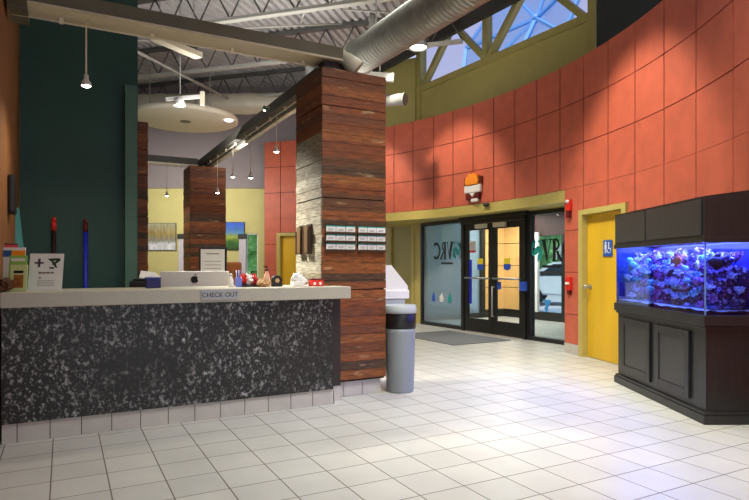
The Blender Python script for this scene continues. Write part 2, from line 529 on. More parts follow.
# ------------------------------------------------------------------ mesh helpers
class MB:
    """collects shapes into ONE mesh"""
    def __init__(s):
        s.bm = bmesh.new()
    def _xf(s, geom, mtx):
        bmesh.ops.transform(s.bm, matrix=mtx, verts=geom)
    def box(s, lo, hi, bevel=0.0, rotz=0.0, mi=0):
        c = [(lo[i] + hi[i]) / 2 for i in range(3)]
        d = [abs(hi[i] - lo[i]) for i in range(3)]
        r = bmesh.ops.create_cube(s.bm, size=1.0, matrix=Matrix.Translation(c) @ Matrix.Rotation(rotz, 4, 'Z') @ Matrix.Diagonal((*d, 1)))
        fs = set(f for v in r['verts'] for f in v.link_faces)
        for f in fs: f.material_index = mi
        if bevel > 0:
            es = list(set(e for v in r['verts'] for e in v.link_edges))
            b = bmesh.ops.bevel(s.bm, geom=es, offset=bevel, segments=2, affect='EDGES', profile=.6)
            for f in b['faces']: f.material_index = mi
        return s
    def obox(s, p0, p1, w_, h_, mi=0, up=(0, 0, 1)):
        """bar from p0 to p1 with width w_ (sideways) and height h_ (along up)"""
        p0 = Vector(p0); p1 = Vector(p1)
        d = (p1 - p0); L = d.length
        if L < 1e-6: return s
        z = d.normalized()
        upv = Vector(up)
        if abs(z.dot(upv)) > .98: upv = Vector((0, 1, 0))
        x = upv.cross(z).normalized(); y = z.cross(x)
        mt = Matrix((x, y, z)).transposed().to_4x4()
        mt.translation = (p0 + p1) / 2
        r = bmesh.ops.create_cube(s.bm, size=1.0, matrix=mt @ Matrix.Diagonal((w_, h_, L, 1)))
        for f in set(f for v in r['verts'] for f in v.link_faces): f.material_index = mi
        return s
    def tube(s, p0, p1, r0, r1=None, seg=12, cap=True, mi=0):
        p0 = Vector(p0); p1 = Vector(p1)
        d = p1 - p0
        r = bmesh.ops.create_cone(s.bm, cap_ends=cap, segments=seg, radius1=r0, radius2=r0 if r1 is None else r1, depth=d.length,
                                  matrix=Matrix.Translation((p0 + p1) / 2) @ d.to_track_quat('Z', 'Y').to_matrix().to_4x4())
        for f in set(f for v in r['verts'] for f in v.link_faces):
            f.material_index = mi
            if len(f.verts) == 4: f.smooth = True
        return s
    def path(s, pts, r, seg=8):
        for i in range(len(pts) - 1):
            s.tube(pts[i], pts[i + 1], r, seg=seg)
        for q in pts[1:-1]: s.ball(q, r, 1)
        return s
    def lathe(s, prof, c=(0, 0, 0), seg=28, mtx=None):
        vs = []
        T = Matrix.Translation(c) if mtx is None else mtx
        for (r, z) in prof:
            vs.append([s.bm.verts.new(T @ Vector((max(r, 1e-4) * math.cos(2 * PI * i / seg), max(r, 1e-4) * math.sin(2 * PI * i / seg), z))) for i in range(seg)])
        for k in range(len(prof) - 1):
            for i in range(seg):
                f = s.bm.faces.new((vs[k][i], vs[k][(i + 1) % seg], vs[k + 1][(i + 1) % seg], vs[k + 1][i]))
                f.smooth = True
        if prof[0][0] > 1e-3: s.bm.faces.new(list(reversed(vs[0])))
        if prof[-1][0] > 1e-3: s.bm.faces.new(vs[-1])
        return s
    def ball(s, c, r, sub=2, sc3=(1, 1, 1), bumpy=0.0, freq=3.0, seed=0.0, rot=None):
        m = Matrix.Translation(c) @ (rot.to_4x4() if rot else Matrix()) @ Matrix.Diagonal((*sc3, 1))
        g = bmesh.ops.create_icosphere(s.bm, subdivisions=sub, radius=r)
        for v in g['verts']:
            if bumpy:
                q = v.co.normalized() * freq + Vector((seed, seed * 1.7, -seed))
                v.co *= 1 + bumpy * noise.noise(q) + bumpy * .5 * noise.noise(q * 2.3)
        bmesh.ops.transform(s.bm, matrix=m, verts=g['verts'])
        for f in set(f for v in g['verts'] for f in v.link_faces): f.smooth = True
        return s
    def prism(s, poly, depth, mtx=None):
        """2-D polygon in x,z extruded along +y by depth"""
        T = mtx or Matrix()
        a = [s.bm.verts.new(T @ Vector((x, 0, z))) for x, z in poly]
        b = [s.bm.verts.new(T @ Vector((x, depth, z))) for x, z in poly]
        n = len(poly)
        s.bm.faces.new(a); s.bm.faces.new(list(reversed(b)))
        for i in range(n):
            s.bm.faces.new((a[i], b[i], b[(i + 1) % n], a[(i + 1) % n]))
        return s
    def quad(s, *p):
        s.bm.faces.new([s.bm.verts.new(Vector(q)) for q in p])
        return s
    def build(s, name, m, parent=None, loc=None, rotz=None, fix=True):
        if fix: bmesh.ops.recalc_face_normals(s.bm, faces=s.bm.faces[:])
        me = bpy.data.meshes.new(name)
        s.bm.to_mesh(me); s.bm.free()
        for k in (m if isinstance(m, (list, tuple)) else [m]): me.materials.append(k)
        o = bpy.data.objects.new(name, me)
        COL.objects.link(o)
        if parent: o.parent = parent
        if loc is not None: o.location = loc
        if rotz is not None: o.rotation_euler = (0, 0, rotz)
        return o

def struct(o):
    o['kind'] = 'structure'
    return o

def tag(o, label, cat, group=None, kind=None):
    o['label'] = label; o['category'] = cat
    if group: o['group'] = group
    if kind: o['kind'] = kind
    return o

def thing(name, label, cat, loc=(0, 0, 0), rotz=0.0, group=None):
    o = bpy.data.objects.new(name, None)
    o.empty_display_size = .1
    COL.objects.link(o)
    o.location = loc; o.rotation_euler = (0, 0, rotz)
    return tag(o, label, cat, group)

def text_mesh(name, body, size, m, parent, loc, rot, depth=.001, align='CENTER', squash=1.0):
    cu = bpy.data.curves.new(name, 'FONT')
    cu.body = body; cu.size = size; cu.extrude = depth; cu.align_x = align; cu.align_y = 'CENTER'
    tmp = bpy.data.objects.new(name + '_t', cu)
    COL.objects.link(tmp)
    dg = bpy.context.evaluated_depsgraph_get()
    me = bpy.data.meshes.new_from_object(tmp.evaluated_get(dg))
    bpy.data.objects.remove(tmp)
    me.materials.clear(); me.materials.append(m)
    me.name = name
    o = bpy.data.objects.new(name, me)
    COL.objects.link(o)
    o.parent = parent; o.location = loc; o.rotation_euler = rot; o.scale = (squash, 1, 1)
    return o

def arc_poly(cx, cz, r, a0, a1, w_, n=14, taper=False):
    out = []; inn = []
    for i in range(n + 1):
        t = i / n; a = R(a0 + (a1 - a0) * t)
        ww = w_ * (1 - .8 * t) if taper else w_
        out.append((cx + (r + ww / 2) * math.cos(a), cz + (r + ww / 2) * math.sin(a)))
        inn.append((cx + (r - ww / 2) * math.cos(a), cz + (r - ww / 2) * math.sin(a)))
    return out + inn[::-1]

# ------------------------------------------------------------------ floor
fo = G(-2.259, -2.41)
f = MB()
f.box((-14, -8, -.1), (17, 22, 0))
floor = struct(f.build('floor', floor_mat(), loc=(fo.x, fo.y, 0), rotz=TH))
g_ = MB(); g_.box((-8, 11, -.16), (40, 45, -.101))
struct(g_.build('ground', M['pavement']))
# paved forecourt just outside the entrance is built with the vestibule

# ------------------------------------------------------------------ curved terracotta wall
ZB, ROW, NR = 2.44, .62, 3
STEP = 4.2
J0 = 15.18
ZT = ZB + ROW * NR

def curved_block(mb, a0, a1, z0, z1, o0, o1, n=3, mi=0):
    """block following the wall between two angles; o0 = outer face offset (back), o1 = face towards the room"""
    rings = []
    for i in range(n + 1):
        a = a0 + (a1 - a0) * i / n
        rings.append([mb.bm.verts.new(W(a, z, o)) for (z, o) in ((z0, o0), (z0, o1), (z1, o1), (z1, o0))])
    for i in range(n):
        for k in range(4):
            fc = mb.bm.faces.new((rings[i][k], rings[i][(k + 1) % 4], rings[i + 1][(k + 1) % 4], rings[i + 1][k]))
            fc.material_index = mi
    for rg in (rings[0], rings[-1]):
        fc = mb.bm.faces.new(rg); fc.material_index = mi

A_END = 73.4           # far left end
A_ST = 18.15           # right edge of the storefront opening
A_SL = 49.5            # left edge of it
DOOR_A, DOOR_B = 15.45, 8.1   # frame of the yellow door
FD_A, FD_B = 70.9, 65.2       # far yellow door
wall = MB()
gap = .062              # degrees
def ang_at(px):
    k = (px - 374.5) / 580.0
    a_ = k * k + 1; b_ = -2 * (k * CC.x + CC.y); c_ = CC.x ** 2 + CC.y ** 2 - CR * CR
    Y_ = (-b_ + math.sqrt(b_ * b_ - 4 * a_ * c_)) / (2 * a_)
    return math.degrees(math.atan2(Y_ - CC.y, k * Y_ - CC.x))
joints = [-26.2, -21.2, -16.2, -11.2, -6.2] + [ang_at(p_) for p_ in (696, 664, 635, 608, 583.4, 560, 536.8, 514.8, 493.7, 473, 453, 433.5, 413, 394, 375, 356, 337, 318, 299, 280.5)]
edges = sorted([a for a in joints if a < A_END] + [A_END])
for i in range(len(edges) - 1):
    a0, a1 = edges[i] + gap, edges[i + 1] - gap
    for r in range(NR):
        curved_block(wall, a0, a1, ZB + r * ROW + (.006 if r else 0), ZB + (r + 1) * ROW - .006, -.02, 0)
    # lower rows
    segs = [(a0, a1)]
    def cut(segs, lo, hi):
        out = []
        for (p, q) in segs:
            if q <= lo or p >= hi: out.append((p, q)); continue
            if p < lo: out.append((p, lo))
            if q > hi: out.append((hi, q))
        return [(p, q) for p, q in out if q - p > .03]
    for r in range(4):
        z1 = ZB - r * ROW - .004; z0 = max(.15, ZB - (r + 1) * ROW + .004) if r < 3 else .15
        if r == 3: z0 = .15
        s2 = cut(segs, A_ST, 61.5)
        if z0 < 2.06:
            zz1 = z1
            s3 = cut(cut(s2, DOOR_B, DOOR_A), FD_B, FD_A)
            for p, q in s3: curved_block(wall, p, q, z0, zz1, -.02, 0)
            if z1 > 2.1001:
                for p, q in s2:
                    if (p, q) not in s3:
                        curved_block(wall, p, q, 2.1, z1, -.02, 0)
        else:
            for p, q in s2: curved_block(wall, p, q, z0, z1, -.02, 0)
    # backing
for (a0, a1, z0, z1) in ((edges[0], A_END, ZB + .002, ZT - .006), (edges[0], DOOR_B, 0, ZB), (DOOR_A, A_ST - .02, 0, ZB), (DOOR_B, DOOR_A, 2.1, ZB),
                         (61.52, FD_B, 0, ZB), (FD_A, A_END, 0, ZB), (FD_B, FD_A, 2.1, ZB)):
    curved_block(wall, a0, a1, z0, z1, -.14, -.012, n=max(2, int((a1 - a0) / 2)), mi=1)
struct(wall.build('wall_right', [M['red'], M['groove']]))

bb = MB()
for (a0, a1) in ((edges[0], DOOR_B), (DOOR_A, A_ST), (61.5, FD_B), (FD_A, A_END)):
    curved_block(bb, a0 + .02, a1 - .02, 0, .146, -.005, .012, n=max(2, int((a1 - a0) / 2)))
struct(bb.build('baseboard_right', M['kick']))

# ------------------------------------------------------------------ storefront wall in pale olive, soffit
DT = 2.25
sf = MB()
u0 = su(385) - .9
u_l = su(421.5); u_r = su(572) + .35
def sbox(mb, ua, ub, na, nb, za, zb, mi=0):
    pts = [S(ua, na), S(ub, na), S(ub, nb), S(ua, nb)]
    lo = [mb.bm.verts.new((p.x, p.y, za)) for p in pts]; hi = [mb.bm.verts.new((p.x, p.y, zb)) for p in pts]
    fs = [lo[::-1], hi] + [[lo[i], lo[(i + 1) % 4], hi[(i + 1) % 4], hi[i]] for i in range(4)]
    for q in fs: mb.bm.faces.new(q).material_index = mi
    return mb
od_l, od_r = su(391), su(412)
sbox(sf, u0 - .4, od_l - .09, 0, .15, 0, ZB)
sbox(sf, od_r + .09, u_l, 0, .15, 0, ZB)
sbox(sf, od_l - .09, od_r + .09, 0, .15, 2.3, ZB)
sbox(sf, u_l, u_r + .5, -.02, .15, DT, ZB + .0)
curved_block(sf, A_ST + .05, 61.5, 2.262, ZB - .004, -.08, -.006, n=24)
struct(sf.build('wall_entry', M['olive_light']))
so = MB()
nseg = 16
prev = None
for i in range(nseg + 1):
    a = 62 - (62 - A_ST) * i / nseg
    p = W(a, 2.264, -.06)
    d = (Vector((p.x, p.y)) - SO)
    uu = d.dot(Sd); nn = d.dot(Sn)
    q = S(uu, max(nn + .01, .0), 2.264)
    if prev:
        for zz in (0, .02):
            so.quad(prev[0] + Vector((0, 0, zz)), p + Vector((0, 0, zz)), q + Vector((0, 0, zz)), prev[1] + Vector((0, 0, zz)))
    prev = (p, q)
struct(so.build('ceiling_entry', M['olive_light']))
# olive door left of the entrance
od = MB(); sbox(od, od_l, od_r, .03, .075, .01, 2.23)
sdoor = struct(od.build('door_4', mat('olive_door_paint', (160, 148, 72), .5, var=.04, vs=3)))
of = MB()
sbox(of, od_l - .09, od_l, -.02, .1, 0, 2.3); sbox(of, od_r, od_r + .09, -.02, .1, 0, 2.3); sbox(of, od_l, od_r, -.02, .1, 2.235, 2.3)
struct(of.build('trim_1', M['olive_light']))

# sidelights and the double door ------------------------------------------------
u_d0, u_d1 = su(464.5), su(528)
def light_frame(ua, ub, name, gname, glm):
    fr = MB()
    sbox(fr, ua, ua + .07, -.03, .09, 0, DT); sbox(fr, ub - .07, ub, -.03, .09, 0, DT)
    sbox(fr, ua + .07, ub - .07, -.03, .09, DT - .07, DT); sbox(fr, ua + .07, ub - .07, -.03, .09, 0, .07)
    o = struct(fr.build(name, M['frame_black']))
    gl = MB(); sbox(gl, ua + .07, ub - .07, .02, .032, .07, DT - .07)
    gl.build('pane', glm, o)
    return o
win_l = light_frame(u_l, u_d0 - .005, 'window_1', 'pane', M['glass_grey'])
win_r = light_frame(u_d1 + .005, u_r, 'window_2', 'pane', M['glass'])
dfr = MB()
sbox(dfr, u_d0, u_d0 + .06, -.07, .09, 0, 2.20); sbox(dfr, u_d1 - .06, u_d1, -.07, .09, 0, 2.20)
sbox(dfr, u_d0, u_d1, -.10, .09, 2.12, 2.24)
sbox(dfr, u_d0 - .05, u_d1 + .05, -.12, .0, 2.20, 2.31)
dr_frame = struct(dfr.build('door_1', M['frame_black']))
um = (u_d0 + u_d1) / 2
for (a, b, hs) in ((u_d0 + .065, um - .004, 1), (um + .004, u_d1 - .065, -1)):
    lf = MB()
    sbox(lf, a, a + .10, -.05, .0, .01, 2.115); sbox(lf, b - .10, b, -.05, .0, .01, 2.115)
    sbox(lf, a + .10, b - .10, -.05, .0, 1.995, 2.115); sbox(lf, a + .10, b - .10, -.05, .0, .01, .27)
    leaf = lf.build('door_leaf', M['frame_black'], dr_frame)
    pn = MB(); sbox(pn, a + .10, b - .10, -.03, -.02, .27, 1.995); pn.build('pane', M['glass'], leaf)
    bar = MB(); bar.tube(S(a + .05, -.09, 1.06), S(b - .05, -.09, 1.06), .018)
    bar.tube(S(a + .06, -.05, 1.06), S(a + .06, -.09, 1.06), .012); bar.tube(S(b - .06, -.05, 1.06), S(b - .06, -.09, 1.06), .012)
    bar.build('push_bar', M['steel'], leaf)
    cb = MB(); x0 = (b - .42 if hs > 0 else a + .08); sbox(cb, x0, x0 + .30, -.115, -.052, 2.02, 2.10); cb.build('door_closer', M['cream'], leaf)
    # stickers on the glass
    sm = (a + b) / 2 + (.05 if hs > 0 else -.02)
    st = MB(); sbox(st, sm - .075, sm + .075, -.034, -.031, 1.33, 1.44); st.build('warning_sticker', M['sticker_yellow'], leaf)
    st = MB()
    ang = Matrix.Translation(S(sm, -.031, 1.24)) @ Matrix.Rotation(SANG, 4, 'Z')
    st.prism([(-.09, .09), (.09, .09), (.09, .0), (0, -.03), (-.09, .0)], .002, ang @ Matrix.Translation((0, -.003, 0)))
    st.build('warning_sticker', M['blue'], leaf)
    if hs < 0:
        hh = MB(); hh.path([S(a + .05, -.05, .9), S(a + .05, -.10, .9), S(a + .05, -.10, .35), S(a + .05, -.05, .35)], .016)
        hh.build('pull_handle', M['steel'], leaf)
        st = MB(); sbox(st, a + .11, a + .22, -.034, -.031, .86, 1.0); st.build('notice_sticker', M['blue'], leaf)
    else:
        st = MB(); sbox(st, a + .13, a + .32, -.034, -.031, 1.60, 1.78); st.build('paper_notice', M['white_soft'], leaf)
        st = MB(); sbox(st, a + .13, a + .32, -.035, -.033, 1.56, 1.60); st.build('paper_notice', M['red_plastic'], leaf)
        st = MB(); sbox(st, a + .12, a + .20, -.034, -.031, .55, 1.42); st.build('tall_sticker', M['bluepole'], leaf)
pbt = MB(); sbox(pbt, u_d1 - .075, u_d1 - .005 + .05, -.135, -.122 + .055, .86, 1.02); 
tag(pbt.build('door_opener_button', M['blue']), 'blue push plate on the right jamb of the black double door', 'button')
sen = MB(); c = W(31.6, 2.40, .03); sen.ball(c, .06, 2, (1.3, .6, .6), rot=Matrix.Rotation(SANG, 3, 'Z')); sen.tube(c, W(31.6, 2.40, -.006), .02)
tag(sen.build('motion_sensor', M['dark_steel']), 'small dark motion sensor on the olive band over the double door', 'sensor')

# lettering and swirl on the sidelights
def logo(parent, u, z, k, flip):
    f_ = -1 if flip else 1
    base = Matrix.Translation(S(u, .012, z)) @ Matrix.Rotation(SANG, 4, 'Z') @ Matrix.Diagonal((f_ * .8, 1, 1, 1))
    a = MB()
    a.prism(arc_poly(-.02 * k, .02 * k, .15 * k, 95, 250, .11 * k, taper=True), .003, base)
    a.prism(arc_poly(.05 * k, -.06 * k, .09 * k, -100, 200, .13 * k), .003, base)
    a.prism(arc_poly(.08 * k, .10 * k, .10 * k, 0, 120, .08 * k, taper=True), .003, base)
    a.build('swirl_logo', M['teal'], parent)
    b = MB()
    b.prism(arc_poly(-.04 * k, -.02 * k, .22 * k, 120, 260, .05 * k, taper=True), .003, base @ Matrix.Translation((0, -.004, 0)))
    b.build('swirl_logo', M['navy_vinyl'], parent)
    # V R C with serifs
    H = .46 * k; t = .09 * k; th = .03 * k
    base2 = base @ Matrix.Translation((.19 * k, 0, 0))
    v = MB()
    v.prism([(0, H / 2), (t * 1.2, H / 2), (.19 * k, -H / 2 + .12 * k), (.28 * k, H / 2), (.28 * k + th, H / 2), (.17 * k, -H / 2), (.15 * k, -H / 2)], .003, base2)
    v.prism([(-.03 * k, H / 2 - .02 * k), (t * 1.2 + .03 * k, H / 2 - .02 * k), (t * 1.2 + .03 * k, H / 2), (-.03 * k, H / 2)], .003, base2)
    v.prism([(.24 * k, H / 2 - .02 * k), (.35 * k, H / 2 - .02 * k), (.35 * k, H / 2), (.24 * k, H / 2)], .003, base2)
    x = .37 * k
    v.prism([(x, -H / 2), (x + t, -H / 2), (x + t, H / 2), (x, H / 2)], .003, base2)
    v.prism([(x - .03 * k, -H / 2), (x + t + .03 * k, -H / 2), (x + t + .03 * k, -H / 2 + .02 * k), (x - .03 * k, -H / 2 + .02 * k)], .003, base2)
    v.prism(arc_poly(x + t, H / 4, .10 * k, -90, 90, .05 * k), .003, base2)
    v.prism([(x + t, -.02 * k), (x + t + .07 * k, -.02 * k), (x + t + .24 * k, -H / 2), (x + t + .14 * k, -H / 2)], .003, base2)
    x = .90 * k
    v.prism(arc_poly(x, 0, H / 2 - .035 * k, 50, 310, .075 * k, 18), .003, base2)
    v.prism([(.02 * k, -.36 * k), (.62 * k, -.36 * k), (.62 * k, -.31 * k), (.02 * k, -.31 * k)], .003, base2)
    v.build('lettering', M['ink'], parent)
logo(win_r, su(536), 1.56, .82, False)
logo(win_l, su(456), 1.62, .80, True)
for (px_, m_, w_) in ((433, 'blue', .07), (441, 'white', .09), (449, 'teal', .08)):
    a = MB(); uu = su(px_)
    base = Matrix.Translation(S(uu, .012, .62)) @ Matrix.Rotation(SANG, 4, 'Z')
    w_ *= .75; a.prism([(-w_, -.09), (w_, -.09), (w_ * 1.1, 0), (w_ * .7, .05), (w_ * .2, .12), (-w_ * .3, .06), (-w_ * 1.1, .03)], .003, base)
    a.build('pet_sticker', M[m_], win_l)
a = MB(); base = Matrix.Translation(S(su(546), .012, .62)) @ Matrix.Rotation(SANG, 4, 'Z')
a.prism([(-.09, .10), (.10, .10), (.04, -.02), (.02, -.12), (-.05, -.07), (-.02, .02)], .003, base); a.build('pet_sticker', mat('sky_blue_vinyl', (64, 150, 214), .5), win_r)

# ------------------------------------------------------------------ vestibule beyond the doors
vs = MB()
# far-end wall: glass bay, dark post, then tan panels
def vbox(mb, sa, sb, ta, tb, za, zb, mi=0):
    """sa..sb = distance beyond the doors, ta..tb = along the front (negative = to the left)"""
    return sbox(mb, ta, tb, sa, sb, za, zb, mi)
VL = -.55
tn = MB()
for r in range(5):
    for (sa, sb) in ((2.35, 2.67), (2.68, 3.0)):
        vbox(tn, sa, sb - .0, VL - .05, VL, .2 + r * .56, .2 + r * .56 + .545)
vbox(tn, 2.33, 3.02, VL - .12, VL - .04, 0, 3.0, 1)
vbox(tn, 2.33, 3.02, VL - .05, VL + .0, 0, .19, 2)
struct(tn.build('wall_vestibule', [M['tan_panel'], M['tan_groove'], M['frame_black']]))
vp = MB(); vbox(vp, 2.20, 2.32, VL - .1, VL + .05, 0, 2.6); vbox(vp, .2, 2.2, VL - .1, VL + .02, 0, .12); vbox(vp, .2, 2.2, VL - .1, VL + .02, 2.35, 2.6)
w3 = struct(vp.build('window_3', M['frame_black']))
gp = MB(); vbox(gp, .2, 2.2, VL - .05, VL - .035, .12, 2.35); gp.build('pane', M['glass_grey'], w3)
# vestibule soffit and outer storefront
cv = MB(); vbox(cv, .16, 3.1, VL - .1, 7.0, 2.62, 2.72); struct(cv.build('ceiling_vestibule', M['white']))
os_ = MB()
NO = 3.0
vbox(os_, NO + .05, NO + .12, VL - .1, .35, 0, 2.62, 0)
for r in range(5):
    for (t0, t1) in ((VL + .002, VL + .44), (VL + .45, .345)): vbox(os_, NO + .0, NO + .05, t0, t1, .2 + r * .56 if r else .2, min(2.6, .2 + r * .56 + .545), 2)
vbox(os_, NO - .01, NO + .05, VL + .002, .345, 0, .19, 0)
vbox(os_, NO, NO + .1, .35, 7.0, 2.02, 2.62, 1)
vbox(os_, NO - .02, NO + .12, .35, 7.0, 0, .2, 0)
for t_ in (.35, 1.35, 2.7, 4.05, 5.4, 6.9): vbox(os_, NO - .02, NO + .12, t_, t_ + .09, .2, 2.02, 0)
vbox(os_, NO - .01, NO + .10, .35, 7.0, 1.12, 1.17, 0)
w4 = struct(os_.build('window_4', [M['frame_black'], M['brick_dark'], M['tan_panel']]))
gp = MB(); vbox(gp, NO + .04, NO + .05, .44, 6.9, .2, 2.02); gp.build('pane', M['glass'], w4)
# light pull-handle mullion seen through the right sidelight
pm = MB(); vbox(pm, NO - .12, NO - .05, .62, .71, .2, 2.1); pm2 = pm.build('vertical_pull', M['white']); pm2.parent = w4

pvv = MB(); vbox(pvv, 3.13, 30, -18, 12, -.1, .006); struct(pvv.build('floor_forecourt', M['pavement']))
# ------------------------------------------------------------------ outside: car, trees
def car(loc, rz, label):
    t = thing('car', label, 'car', loc, rz)
    prof = [(-2.1, .35), (-2.2, .62), (-2.05, .86), (-1.35, .95), (-.75, 1.42), (.85, 1.45), (1.5, 1.0), (2.1, .9), (2.2, .6), (2.15, .35)]
    b = MB(); b.prism(prof, 1.7, Matrix.Translation((0, -.85, 0)))
    bmesh.ops.bevel(b.bm, geom=b.bm.edges[:], offset=.06, segments=2, affect='EDGES')
    b.build('car_body', M['car_white'], t)
    for s_ in (-.862, .845):
        g = MB(); g.prism([(-1.15, .98), (-.68, 1.36), (.02, 1.38), (.02, .98)], .02, Matrix.Translation((0, s_, 0))); g.build('side_window', M['car_glass'], t)
        g = MB(); g.prism([(.1, .98), (.1, 1.38), (.75, 1.38), (1.22, .98)], .02, Matrix.Translation((0, s_, 0))); g.build('side_window', M['car_glass'], t)
        for x in (-1.35, 1.35):
            wh = MB(); wh.tube((x, s_ - .06, .33), (x, s_ + .09, .33), .33, seg=24); o = wh.build('wheel', M['tyre'], t)
            hc = MB(); hc.tube((x, s_ - .075, .33), (x, s_ + .105, .33), .19, seg=18); hc.build('hubcap', M['steel'], o)
    return t
car((6.7, 19.2, .006), R(-22), 'white car parked outside the right sidelight window')
def tree(loc, h, r, seed, label, n=700):
    t = thing('tree', label, 'tree', loc, 0, 'trees outside')
    rnd = random.Random(seed)
    tr = MB(); tr.tube((0, 0, 0), (.1, 0, h * .5), .14, .09); tr.tube((.1, 0, h * .45), (.5, .1, h * .75), .07, .04); tr.tube((.1, 0, h * .4), (-.5, -.1, h * .7), .07, .04)
    tr.build('trunk', M['bark'], t)
    fo_ = MB()
    for i in range(8):
        a = rnd.uniform(0, 2 * PI); rr = r * rnd.uniform(.2, .7)
        fo_.ball((rr * math.cos(a), rr * math.sin(a), h * rnd.uniform(.25, .9)), r * .42, 3, bumpy=.5, freq=4, seed=rnd.random() * 20)
    for i in range(n):
        a = rnd.uniform(0, 2 * PI); e = rnd.uniform(-1, 1); rr = r * rnd.uniform(.6, 1.05)
        c = Vector((rr * math.cos(a) * math.sqrt(1 - e * e), rr * math.sin(a) * math.sqrt(1 - e * e), h * .58 + e * h * .42))
        q = [Vector((rnd.uniform(-1, 1), rnd.uniform(-1, 1), rnd.uniform(-1, 1))) * .13 for _ in range(2)]
        fo_.quad(c + q[0], c + q[1], c - q[0], c - q[1])
    fo_.build('foliage', M['leaf_green'], t, fix=False)
    return t
tree((7.4, 26.6, .006), 5.2, 2.3, 1, 'bushy green tree farther left outside the right sidelight')
tree((12.2, 26.0, .006), 5.0, 2.3, 2, 'bushy green tree outside behind the right end of the parked car')
tree((2.6, 29.5, .006), 4.6, 2.2, 3, 'green tree seen through the double door glass')
tree((-5.3, 25.0, -.1), 4.6, 1.9, 4, 'green tree outside the back room window')

# ------------------------------------------------------------------ yellow doors in the curved wall
def wall_door(name, aA, aB, knob_at_left, recess=.06):
    P0 = W(aA, 0); P1 = W(aB, 0)
    d = (P1 - P0); wd = d.length; rz = math.atan2(d.y, d.x)
    L_ = Matrix.Translation(P0) @ Matrix.Rotation(rz, 4, 'Z')
    # local x along the door, local -y or +y towards the room?
    inward = (Vector((CC.x, CC.y, 0)) - (P0 + P1) / 2).normalized()
    yl = Vector((-math.sin(rz), math.cos(rz), 0))
    sg = 1 if yl.dot(inward) > 0 else -1
    fr = MB()
    for (x0, x1, z0, z1) in ((-.005, .085, 0, 2.09), (wd - .085, wd + .005, 0, 2.09), (.085, wd - .085, 2.02, 2.09)):
        fr.box((x0, -.13 * sg, z0), (x1, .045 * sg, z1))
    o = struct(fr.build(name, M['olive_light'], loc=P0, rotz=rz))
    lf = MB(); lf.box((.09, -.09 * sg, .008), (wd - .09, -.045 * sg, 2.015)); leaf = lf.build('door_leaf', M['door_yellow'], o)
    kx = .16 if knob_at_left else wd - .16
    kb = MB(); kb.tube((kx, -.046 * sg, 1.0), (kx, .02 * sg, 1.0), .016); kb.ball((kx, .03 * sg, 1.0), .034, 2); kb.tube((kx, -.046 * sg, 1.0), (kx, -.038 * sg, 1.0), .04); kb.build('door_knob', M['steel'], leaf)
    return o, leaf, sg, wd
d2, leaf2, sg2, wd2 = wall_door('door_2', DOOR_A, DOOR_B, True)
d3, leaf3, sg3, wd3 = wall_door('door_3', FD_A, FD_B, False)
# restroom sign on the yellow door
sx_ = .58
sg_ = MB(); sg_.box((sx_ - .10, -.044 * sg2, 1.42), (sx_ + .10, -.034 * sg2, 1.64)); rs = sg_.build('restroom_sign', M['sign_blue'], leaf2)
fg = MB()
yy = -.032 * sg2
fg.ball((sx_ - .04, yy, 1.60), .018, 2, (1, .3, 1))
fg.box((sx_ - .062, yy - .002, 1.52), (sx_ - .018, yy + .002, 1.58)); fg.box((sx_ - .055, yy - .002, 1.465), (sx_ - .045, yy + .002, 1.52)); fg.box((sx_ - .035, yy - .002, 1.465), (sx_ - .025, yy + .002, 1.52))
fg.ball((sx_ + .03, yy, 1.595), .014, 2, (1, .3, 1))
fg.box((sx_ + .022, yy - .002, 1.52), (sx_ + .038, yy + .002, 1.58)); fg.box((sx_ + .03, yy - .002, 1.52), (sx_ + .07, yy + .002, 1.532))
for i in range(14):
    a0 = R(-190 + i * 16); a1 = R(-190 + (i + 1) * 16)
    fg.tube((sx_ + .035 + .038 * math.cos(a0), yy, 1.505 + .038 * math.sin(a0)), (sx_ + .035 + .038 * math.cos(a1), yy, 1.505 + .038 * math.sin(a1)), .005, seg=6)
fg.build('restroom_symbol', M['white'], rs)

# fire alarm devices on the terracotta strip by the yellow door
def wall_frame(ang, z):
    p = W(ang, z)
    rz = math.atan2(-(p.y - CC.y), -(p.x - CC.x)) - PI / 2      # local +y = towards the room
    return p, rz
p, rz = wall_frame(17.25, 2.20)
t = thing('fire_alarm_strobe', 'red fire alarm strobe with white lens high on the terracotta strip', 'alarm', p, rz)
b = MB(); b.box((-.055, 0, -.09), (.055, .05, .07), .008); b.build('housing', M['red_plastic'], t)
b = MB(); b.ball((0, .05, .045), .045, 2, (1, .6, .6)); b.build('strobe_lens', M['white'], t)
b = MB(); b.box((-.035, .05, -.20), (.035, .056, -.10)); b.box((-.035, 0, -.20), (.035, .05, -.092)); b.build('sounder_grille', M['dark_red'], t)
p, rz = wall_frame(17.25, 1.02)
t = thing('fire_alarm_pull_station', 'red fire alarm pull station low on the terracotta strip', 'alarm', p, rz)
b = MB(); b.box((-.06, 0, -.085), (.06, .045, .11), .008); b.build('housing', M['red_plastic'], t)
b = MB(); b.box((-.045, .045, .0), (.045, .062, .03), .004); b.build('pull_handle', M['white'], t)
b = MB(); b.box((-.03, .0, -.15), (.03, .035, -.088), .004); b.build('lower_box', M['dark_red'], t)

